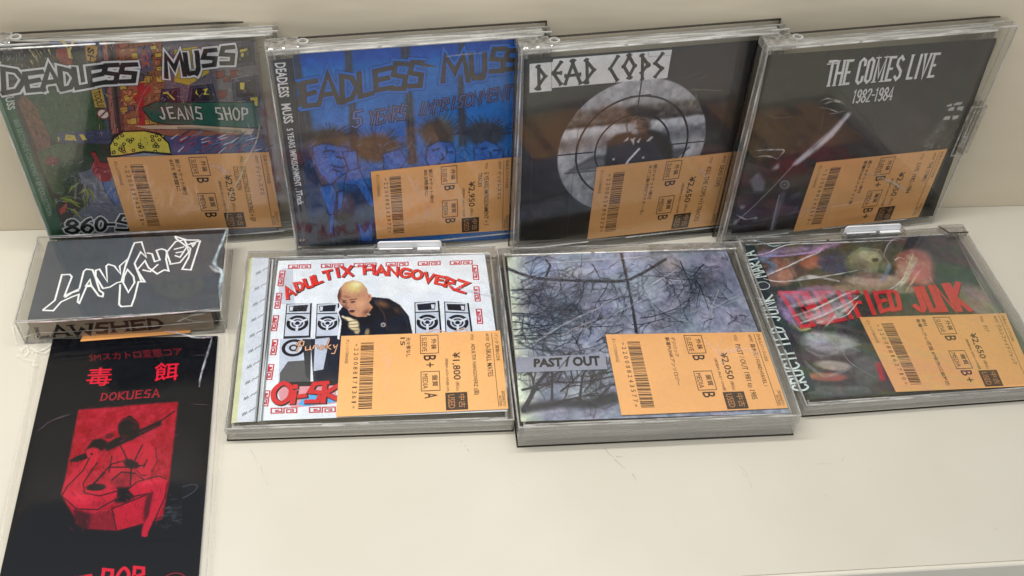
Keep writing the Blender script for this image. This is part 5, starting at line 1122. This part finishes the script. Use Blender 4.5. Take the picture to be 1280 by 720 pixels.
k.build('spine_card', M_PRINT, r9)
price_label(fr, r9, [(1074, 396.5), (1257, 391.5), (1296, 482), (1120, 490)], dict(tone=1.01, num='220088162710', note=['帯付', '新着ヘヴィ/廃盤 87年作/江森対応'], g=('B', 'B+'), price='¥2,650', tax='(税抜¥2,409)+10%税', title='マリア', artist='クルシファイドジャンク', aw=.05, cat='日本人パンク/CDE'), ZL)
white_tag(fr, r9, fr.at((1056, 291), 10)[0], fr.at((1126, 288), 10)[0], 14.2)
b = MB(); b.prism([(W0 - 17, HF - .2), (W0 - 13, HF - 6.8), (W0 - .3, HF - 6.8), (W0 - .3, HF + .8), (W0 - 2, HF + 1.6), (W0 - 17, HF + 1.6)], 7.5, 10.9)
b.build('corner_lug', M_HINGE, r9); MB().box(-1, 12, HF - 4, HF + 1.6, 6.5, 10.8, .7).build('corner_lug', M_HINGE, r9)
b = MB(); b.prism([(W0 - 17.3, HF + .1), (W0 - 13.2, HF - 7.1), (W0 - .1, HF - 7.1), (W0 - .1, HF - 6.4), (W0 - 12.9, HF - 6.4), (W0 - 16.6, HF)], 10.95, 11.3); b.build('corner_lug_edge', M_RIM, r9)
WH = (250, 250, 252); PK = (246, 190, 240); BL = (150, 190, 246); LV = (214, 180, 248); YG = (240, 244, 170); CY = (190, 240, 246)  # white glare and rainbow glints of the wrap, painted as ribbon colours
crease_glints(fr, r9, [([(990, 352), (1016, 346), (1050, 352)], 2.2, (255, 255, 255), .6), ([(1020, 404), (1044, 396), (1066, 380)], 3.2, (255, 255, 255), .6), ([(984, 384), (1008, 378), (1044, 366)], 3.0, (255, 246, 255), .55), ([(1146, 322), (1134, 346), (1118, 364)], 2.6, (255, 255, 240), .6), ([(972, 366), (1000, 372), (1040, 366), (1070, 372)], 7.5, (250, 200, 240), .42), ([(976, 372), (982, 392), (1000, 408)], 5, (214, 190, 250), .45), ([(1000, 398), (1030, 390), (1064, 376)], 6, (250, 244, 250), .5), ([(946, 318), (980, 314), (1024, 310), (1050, 304)], 4.5, (226, 190, 246), .45), ([(950, 324), (966, 332), (960, 344)], 4, (170, 206, 246), .4), ([(1120, 346), (1134, 330), (1142, 318)], 5, (250, 246, 220), .45), ([(1006, 430), (1040, 436), (1070, 428)], 5, (216, 220, 226), .4), ([(942, 320), (960, 316), (985, 306), (1030, 304), (1080, 302), (1124, 300)], .9, WH, .9), ([(942, 320), (975, 320), (1010, 316), (1026, 312), (1042, 306)], 1.4, LV, .8), ([(954, 346), (980, 335), (1008, 322), (1022, 316), (1030, 308)], 1.1, WH, .95), ([(1010, 318), (1026, 312), (1036, 306)], 2.6, PK, .8),
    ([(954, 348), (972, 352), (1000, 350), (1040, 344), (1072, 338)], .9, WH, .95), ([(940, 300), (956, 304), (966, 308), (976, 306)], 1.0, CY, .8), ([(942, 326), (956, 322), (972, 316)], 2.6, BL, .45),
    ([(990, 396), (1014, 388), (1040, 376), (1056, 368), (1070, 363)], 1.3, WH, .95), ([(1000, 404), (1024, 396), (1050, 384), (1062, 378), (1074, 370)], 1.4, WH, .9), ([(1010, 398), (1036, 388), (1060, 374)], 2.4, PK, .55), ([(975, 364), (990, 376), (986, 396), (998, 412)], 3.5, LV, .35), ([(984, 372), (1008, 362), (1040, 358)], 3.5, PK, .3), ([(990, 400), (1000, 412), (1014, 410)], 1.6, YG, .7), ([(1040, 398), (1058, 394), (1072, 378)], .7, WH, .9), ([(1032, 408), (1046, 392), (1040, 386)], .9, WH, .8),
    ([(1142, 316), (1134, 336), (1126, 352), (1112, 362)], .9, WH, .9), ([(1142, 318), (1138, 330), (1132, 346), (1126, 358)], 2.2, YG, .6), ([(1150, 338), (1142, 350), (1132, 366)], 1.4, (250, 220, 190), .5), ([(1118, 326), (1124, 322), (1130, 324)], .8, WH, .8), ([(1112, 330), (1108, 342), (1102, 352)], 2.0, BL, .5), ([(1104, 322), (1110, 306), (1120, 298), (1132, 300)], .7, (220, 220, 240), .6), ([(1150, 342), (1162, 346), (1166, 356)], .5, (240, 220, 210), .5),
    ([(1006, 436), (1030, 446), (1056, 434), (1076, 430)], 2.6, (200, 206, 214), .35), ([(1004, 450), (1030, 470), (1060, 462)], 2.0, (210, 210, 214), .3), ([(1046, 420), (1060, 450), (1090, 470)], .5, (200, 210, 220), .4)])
flat_wrap(fr, r9, 5, 145.5, 6, 131, 2.12, M_WRAP)
flat_wrap(F8, r8, 5, 145, 6, 131, 2.12, M_WRAP_SOFT)
flat_wrap(F4, r4, 5, 139, 8, 132, 2.12, M_WRAP_SOFT)
flat_wrap(F3, r3, 5, 143, 8, 131, 2.12, M_WRAP_SOFT)
flat_wrap(F1, r1, 5, 143, 8, 131, 2.12, M_WRAP_SOFT)

# ================================================================== 5: cassette in clear wrap
fr = Frame((-230.22, -94.71, 0), 0.03207, math.pi / 2, 110, 70, 18)
r5 = thing('cassette_case', 'grey cassette case with white jagged outlined lettering, above the black card sleeve', 'cassette', fr.mat())
MB().ring(0, 110, 0, 70, 0, 17.2, 1.2).build('case_wall', M_SHELL, r5); MB().box(1.25, 108.75, 1.25, 68.75, 0.1, 1.2).build('case_floor', M_SHELL, r5)
b = MB(); b.box(0.6, 109.4, 0.6, 69.4, 17.25, 18.0); b.build('case_lid', M_LID, r5)
for q in ((0.05, .8, .8), (17.3, 18.1, .7)): MB().ring(-.05, 110.05, -.05, 70.05, *q).build('case_rim', M_RIMG, r5)
for q in ((-.05, .7), (109.3, 110.05)): MB().box(*q, -.05, .7, .85, 17.25).build('case_corner', M_RIMG, r5)
b = MB(); b.box(4, 106, 6, 66, 2, 13.5, 1); b.build('cassette_shell', solid('brown_smoke_plastic', (0.12, 0.10, 0.085), .3), r5)
A = Ink(fr, 15.6, .0015); A.fr = fr
A.raw([(5.6, 2.2), (108, 2.2), (108, 68), (5.6, 68)], (82, 86, 93))
def P5(pts): return [(15 + x / 4.571, 280 + y / 4.571) for x, y in pts]
WL = (245, 246, 248)
for pts in ([(178, 490), (245, 436), (285, 290), (330, 288), (342, 302), (300, 410), (385, 370), (410, 270), (425, 258), (460, 262), (475, 300), (500, 380), (522, 395), (518, 415), (495, 410), (455, 355), (425, 358), (385, 452), (375, 445), (382, 402), (345, 415), (280, 445), (236, 495), (180, 493), (178, 490)],
            [(422, 352), (445, 318), (452, 348), (422, 352)], [(300, 420), (345, 392), (384, 380)],
            [(478, 265), (500, 258), (545, 330), (538, 240), (550, 230), (585, 240), (620, 285), (615, 240), (655, 204), (648, 240), (625, 330), (600, 335), (560, 360), (520, 368), (478, 300), (478, 265)],
            [(618, 345), (612, 460), (625, 472), (682, 468), (700, 420), (722, 330), (758, 330), (715, 262), (760, 210), (780, 250), (830, 285), (870, 262), (895, 268), (880, 200), (885, 160), (935, 100), (985, 90), (1000, 120), (1060, 100), (1075, 98), (1022, 262), (972, 258), (1010, 190), (1020, 140), (1000, 125), (1010, 160), (960, 220), (900, 230)],
            [(645, 250), (690, 130), (700, 108), (740, 102), (768, 190), (735, 160), (700, 225), (740, 330)], [(640, 300), (660, 260), (695, 300), (700, 335), (665, 390), (635, 335), (640, 300)],
            [(770, 165), (800, 170), (815, 215), (845, 205), (825, 150), (855, 142), (880, 150), (905, 225)], [(930, 70), (1000, 92), (1070, 92)], [(930, 70), (940, 85), (1000, 130), (960, 190), (930, 180)], [(925, 145), (985, 130)], [(935, 165), (975, 158)], [(1025, 110), (1046, 112), (1034, 128), (1025, 110)], [(745, 262), (790, 272), (800, 262), (835, 230)]):
    A.up(); A.strip(A.P(P5(pts)), 1.05, WL)
A.build('cover_card', M_PRINT, r5)
# spine lettering seen through the lower side
class Side(Frame):
    pass
m4 = Matrix(((1, 0, 0, 0), (0, 0, -1, 0.0016), (0, 1, 0, 0), (0, 0, 0, 1)))
fs = Frame(fr.B + fr.v * 1.6, 0.03207, 0.0, 110, 18, 0)
k = Ink(fs, 0, .003)
def sidep(px): return k.fr.at(px, 0)
k.raw([(5.6, 2.2), (104, 2.2), (104, 15.2), (5.6, 15.2)], (168, 150, 128))
m = k.quad([(42, 410), (203, 398), (205, 410), (46, 423)])
xs = 0
for ch, w_ in zip('LAWSHED', (.11, .16, .19, .12, .16, .13, .13)):
    f = lambda a, b_: m(xs + w_ * (.08 + .84 * a), b_)
    k.up()
    for st in FONT[ch]: k.z += .001; k.strip([f(*p) for p in st], 2.0, (46, 36, 30) if ch in 'AWL' else (84, 56, 44), cap=.2)
    for sx, sy in {'L': [(.12, 0)], 'A': [(0, 1), (1, 1)], 'W': [(0, 0), (.9, 0)], 'H': [(.08, 0), (.08, 1), (.92, 0), (.92, 1)], 'E': [(.1, 0), (.1, 1)], 'D': [(.1, 0), (.1, 1)]}.get(ch, []): k.z += .001; k.strip([f(sx - .22, sy), f(sx + .22, sy)], .8, (60, 44, 36))
    xs += w_
o = k.build('spine_strip', M_PRINT, r5); o.matrix_local = fr.mat().inverted() @ fs.mat()
# loose wrap and its folded seam
fw = Frame(fr.B, 0.03207, math.pi / 2, 110, 70, 18)
film(fr, r5, -1.2, 111.5, -1.0, 71, 18.35, .35, seed=5)
crease_glints(fw, r5, [([(283, 287), (279, 300), (268, 328), (277, 340), (275, 360), (276, 384)], 1.5, (214, 236, 244), .85), ([(18, 403), (60, 402), (140, 397), (210, 392), (277, 385)], .8, (220, 218, 210), .8), ([(262, 332), (270, 338), (278, 341)], 2.0, (236, 240, 246), .5), ([(44, 298), (100, 296), (180, 291), (286, 286)], .5, (200, 200, 196), .6)], -.55)
k = Ink(fs, 1.9, .003)
b = MB(); b.v = []; 
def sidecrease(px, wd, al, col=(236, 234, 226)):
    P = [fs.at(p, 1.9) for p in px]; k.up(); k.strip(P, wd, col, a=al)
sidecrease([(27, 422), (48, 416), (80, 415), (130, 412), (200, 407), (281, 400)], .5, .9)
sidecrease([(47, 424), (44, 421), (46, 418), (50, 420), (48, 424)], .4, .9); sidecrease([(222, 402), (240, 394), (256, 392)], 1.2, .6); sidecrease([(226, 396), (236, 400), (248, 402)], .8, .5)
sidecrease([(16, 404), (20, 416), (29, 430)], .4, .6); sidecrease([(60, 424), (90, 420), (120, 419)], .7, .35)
o = k.build('film_seam', M_CREASE_GLINT, r5); o.matrix_local = fr.mat().inverted() @ fs.mat()
# film skirt lying on the shelf at the left corner
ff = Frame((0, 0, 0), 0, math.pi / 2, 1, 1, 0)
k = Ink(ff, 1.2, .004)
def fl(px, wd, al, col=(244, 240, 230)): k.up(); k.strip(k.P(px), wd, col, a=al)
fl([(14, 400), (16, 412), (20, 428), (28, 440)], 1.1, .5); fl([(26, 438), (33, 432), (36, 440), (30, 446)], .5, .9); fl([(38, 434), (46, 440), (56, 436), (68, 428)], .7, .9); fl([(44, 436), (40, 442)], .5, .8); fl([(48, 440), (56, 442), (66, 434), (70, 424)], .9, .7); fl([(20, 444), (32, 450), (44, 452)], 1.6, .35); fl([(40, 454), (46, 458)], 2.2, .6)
o = k.build('film_skirt', M_CREASE_GLINT, r5); o.matrix_local = fr.mat().inverted()

# ================================================================== 6: black card sleeve
yaw = math.radians(-2.35)
fr = Frame((-204.5, -262.0, 0), yaw + math.radians(.0), math.pi / 2, 91, 169, 3.2); fr.zp = 1.5
yw = math.radians(2.0)
import_u = np.array([math.cos(yw), math.sin(yw), 0])
r6 = thing('card_sleeve', 'black card sleeve with red lettering and red picture in clear film', 'music sleeve', fr.mat())
A = Ink(fr, 1.5, .0004)
quad6 = [(66, 424), (272, 420), (246, 745), (-6, 745)]
A.poly(quad6, (7, 10, 17))
RE = (206, 24, 52)
A.text('SMスカトロ変態コア', [(111, 442), (226, 434), (229, 444), (112, 452)], (112, 24, 36), .0)
A.text('毒', [(110, 460), (142, 459), (138, 482), (107, 483)], RE, .008); A.text('餌', [(194, 454), (224, 452), (222, 475), (192, 477)], RE, .008)
def serif(txt, q, wd, col, ws=None):
    n = len(txt); bx_ = slant_boxes(txt, q, .25)
    for ch, b_ in zip(txt, bx_):
        m = A.quad(b_); A.up()
        for st in FONT[ch]: A.z += .0003; A.strip([m(*p) for p in st], wd, col, cap=.2)
        for sx, sy in {'D': [(.08, 1), (.1, 0)], 'K': [(.08, 0), (.08, 1), (1, 0), (1, 1)], 'U': [(.05, 0), (.95, 0)], 'E': [(.1, 0), (.1, 1)], 'A': [(0, 1), (1, 1)], 'P': [(.1, 0), (.1, 1)]}.get(ch, []): A.z += .0003; A.strip([m(sx - .18, sy), m(sx + .18, sy)], wd * .5, col)
serif('DOKUESA', [(126, 492), (201, 486), (200, 496), (124, 501)], .75, (150, 26, 42))
pic = [(98, 512), (223, 502), (211, 606), (203, 649), (146, 664), (111, 662), (94, 648), (77, 620)]
S = Soft(fr, 1.72, [(74, 511), (228, 499), (228, 676), (74, 676)], 220, 250, (7, 10, 17), 12)
FR_, LR, KB, DR = (150, 10, 34), (174, 20, 46), (12, 9, 15), (84, 8, 24)
S.poly(pic, FR_, 1); pm = S.inside(pic); S.noise(9, 16, True, pm); S.noise(3, 10, True, pm)
for k_ in range(60): x, y = S.rs.uniform(100, 214), S.rs.uniform(508, 600); S.line([(x, y), (x + S.rs.uniform(4, 16), y - S.rs.uniform(1, 6))], .9, [(118, 8, 28), (176, 24, 48)][S.rs.randint(2)], .6)
# seat boxes
S.poly([(113, 643), (140, 637), (146, 663), (111, 662)], (120, 10, 30), 1); S.poly([(140, 636), (182, 619), (176, 656), (146, 664)], (166, 14, 40), 1); S.line([(140, 636), (146, 664)], 1.4, KB); S.line([(140, 636), (182, 619)], 1.2, KB); S.line([(111, 662), (146, 664), (176, 656), (203, 646)], 1.4, KB)
S.poly([(92, 636), (114, 642), (111, 662), (94, 656)], (60, 8, 20), 2)
# torso
S.poly([(140, 570), (150, 556), (168, 553), (184, 554), (194, 560), (196, 574), (190, 590), (180, 606), (160, 612), (142, 606), (136, 590)], (168, 20, 44), 1)
S.ell((158, 572), 14, 9, LR, .7, -.2, .8); S.ell((178, 566), 12, 10, LR, .7, .3, .8); S.ell((162, 594), 16, 8, (120, 12, 32), .8, 0, .8); S.ell((150, 602), 14, 8, (90, 8, 26), .8, 0, .8)
for pts in ([(150, 556), (164, 584), (178, 556)], [(138, 584), (164, 584), (190, 580)], [(164, 584), (163, 606)], [(140, 600), (152, 590), (170, 592), (180, 600)], [(194, 560), (196, 576), (189, 590)], [(140, 570), (136, 590)]): S.line(pts, 1.7, KB, .9)
# arms and what they hold
S.poly([(184, 556), (194, 560), (196, 576), (188, 592), (178, 590), (184, 574)], LR, 1); S.line([(184, 574), (178, 588)], 1.2, KB); S.ell((177, 590), 8, 6.5, LR, 1, 0, .3); S.line([(171, 588), (176, 594), (183, 594)], 1, KB, .9)
S.ell((164, 580), 12, 7, KB, .95, .3, .4); S.poly([(106, 564), (116, 550), (126, 548), (134, 552), (130, 562), (118, 566)], KB, 1)
S.poly([(129, 557), (144, 548), (175, 537), (201, 525), (202, 531), (176, 544), (153, 555), (134, 564)], KB, 1); S.line([(200, 527), (218, 514)], 1.5, KB); S.line([(150, 552), (196, 532)], .8, (150, 30, 50), .7); S.ell((137, 545), 8, 4, (70, 8, 22), .9, -.3, .5)
# head in a cap
S.ell((161, 536), 14.5, 15.5, KB, 1, 0, .12); S.ell((162, 522), 4.5, 3, KB, 1, 0, .3); S.line([(150, 528), (160, 522), (172, 530)], 1, (110, 14, 34), .9); S.ell((168, 534), 6, 5, (48, 8, 20), .9, 0, .7); S.ell((156, 546), 6, 4, (60, 8, 24), .8, 0, .7)
# legs
S.poly([(140, 610), (166, 608), (172, 618), (158, 628), (142, 628)], KB, 2)
S.poly([(160, 612), (170, 602), (198, 595), (208, 598), (209, 606), (200, 612), (184, 618), (168, 620)], LR, 1); S.ell((186, 604), 16, 5, (206, 44, 68), .7, -.25, .8); S.line([(161, 611), (172, 602), (198, 595), (208, 599)], 1.2, KB); S.line([(170, 620), (190, 616), (200, 611)], 1.2, KB)
S.poly([(186, 616), (209, 604), (206, 622), (194, 648), (184, 668), (184, 671), (177, 671), (177, 664), (183, 640)], LR, 1); S.poly([(184, 618), (192, 614), (186, 644), (180, 654), (180, 634)], (70, 8, 24), 1, .9); S.line([(209, 604), (206, 622), (194, 648), (185, 668)], 1.1, KB); S.ell((181, 668), 4.5, 3.5, LR, 1, 0, .3)
# bird-shaped tub
S.poly([(108, 562), (116, 559), (124, 561), (125, 570), (120, 578), (110, 590), (105, 602), (108, 608), (126, 605), (140, 606), (147, 612), (146, 623), (136, 633), (122, 637), (98, 636), (84, 628), (76, 618), (80, 604), (92, 588), (104, 578)], LR, 1)
S.ell((100, 622), 22, 11, (210, 44, 68), .7, .2, .9); S.ell((128, 630), 18, 6, (140, 14, 38), .8, -.1, .8); S.ell((120, 609), 14, 5, KB, 1, -.05, .25); S.line([(112, 572), (104, 588), (84, 608), (77, 620)], 1.3, KB); S.line([(122, 578), (112, 592), (104, 604), (106, 616), (124, 620), (146, 614)], 1.3, KB)
S.poly([(108, 566), (96, 570), (87, 575), (88, 578), (98, 577), (110, 573)], KB, 0); S.ell((114.5, 567.5), 2, 1.8, KB, 1, 0, .3); S.line([(110, 612), (128, 592), (140, 580), (154, 576)], 1.4, KB); S.line([(117, 606), (132, 590)], 1, KB); S.line([(77, 620), (96, 636), (122, 637), (146, 623)], 1.2, KB)
for k_ in range(230):
    x, y = S.rs.uniform(86, 206), S.rs.uniform(556, 660); a = S.rs.uniform(.6, 2.2); l = S.rs.uniform(2, 7); S.line([(x, y), (x + l * math.cos(a), y + l * math.sin(a))], .7, [(60, 6, 18), (204, 50, 74), (16, 6, 12)][S.rs.randint(3)], .45)
# brushed grey patch outside the picture with a dark oval
for k_ in range(70):
    x, y = S.rs.normal(221, 10), S.rs.normal(640, 10)
    if x > 203: S.line([(x, y), (x + S.rs.uniform(-9, 9), y + S.rs.uniform(-2, 2))], S.rs.uniform(1, 2.4), [(52, 58, 66), (34, 40, 48), (74, 80, 86)][S.rs.randint(3)], .45)
S.build('red_picture', M_CARD, r6)
A.text('空気', [(116, 624), (133, 622), (134, 629), (117, 631)], KB, .0)
A.ell((227, 616), 22, 7, (66, 72, 78), 22, 0, -.42); A.ell((227, 616), 20.8, 6.2, (14, 16, 24), 22, 0, -.42)
A.text('妖眼', [(76, 722), (117, 716), (116, 740), (74, 744)], RE, .02)
serif('POP', [(126, 712), (184, 708), (182, 730), (122, 736)], 1.6, RE)
c0 = fr.at((217, 731), A.z0); A.ringl(c0, 6.2, .4, (150, 26, 42), 30); A.disc(c0, 4.2, (176, 24, 46), 24); A.text('笑', [(211, 722), (223, 721), (223, 734), (211, 735)], KB, .02)
A.build('printed_card', M_CARD, r6)
b = MB(); P = [fr.at(p, 1.2) for p in quad6]; b.prism([P[3], P[2], P[1], P[0]], 0.3, 1.3); b.build('card_body', solid('black_card', (0.02, 0.02, 0.025), .6), r6)
k = Ink(fr, 2.0, .003); k.poly([(104, 419), (240, 410.5), (237, 416), (100, 427)], (240, 170, 100)); k.build('price_label', M_LABEL, r6)
# clear outer film: wider than the card, with welded side seams
P = [fr.at(p, 2.6) for p in [(48, 422), (283, 414), (264, 745), (-24, 745)]]
n = 30; V = []; Fc = []; rs = np.random.RandomState(9); ph = rs.rand(6, 3)
for j in range(n + 1):
    for i in range(n + 1):
        a, c_ = i / n, j / n; x = (1 - a) * (1 - c_) * P[0][0] + a * (1 - c_) * P[1][0] + a * c_ * P[2][0] + (1 - a) * c_ * P[3][0]; y = (1 - a) * (1 - c_) * P[0][1] + a * (1 - c_) * P[1][1] + a * c_ * P[2][1] + (1 - a) * c_ * P[3][1]
        h = sum(math.sin((x * math.cos(p[0] * 6) + y * math.sin(p[0] * 6)) * .12 * (0.4 + p[1]) + p[2] * 6) for p in ph) * .12; e_ = min(1, min(a, 1 - a) * 12)
        V.append((x / 1000, y / 1000, (0.5 + (2.2 + h) * e_) / 1000))
for j in range(n):
    for i in range(n): a = j * (n + 1) + i; Fc.append((a, a + n + 1, a + n + 2, a + 1))
me = bpy.data.meshes.new('clear_film'); me.from_pydata(V, [], Fc); me.update()
for p in me.polygons: p.use_smooth = True
link('clear_film', me, r6, M_FILM)
fr.T = 2.0
crease_glints(fr, r6, [([(206, 414), (222, 416), (246, 422), (266, 421)], 1.0, (214, 216, 226), .9), ([(265, 422), (260, 440), (252, 466), (249, 484)], .9, (206, 210, 222), .85), ([(274, 420), (270, 470), (262, 580), (250, 720)], .7, (190, 190, 206), .6), ([(283, 414), (280, 470), (272, 600), (262, 740)], .5, (214, 208, 196), .7), ([(277, 414), (274, 470), (266, 600), (256, 740)], .4, (150, 144, 134), .6),
    ([(48, 424), (40, 470), (14, 600), (-6, 720)], .5, (230, 226, 214), .7), ([(58, 424), (46, 480), (22, 600), (0, 700)], .6, (214, 208, 190), .5), ([(244, 444), (262, 444)], .3, (120, 124, 140), .4), ([(240, 505), (258, 506)], .3, (100, 104, 120), .4), ([(46, 540), (64, 526), (88, 518)], .8, (90, 94, 96), .35), ([(280, 420), (284, 412), (283, 430)], 1.0, (236, 232, 220), .5)], -1.1)
print('tris', sum(len(o.data.polygons) for o in bpy.data.objects if o.type == 'MESH'))
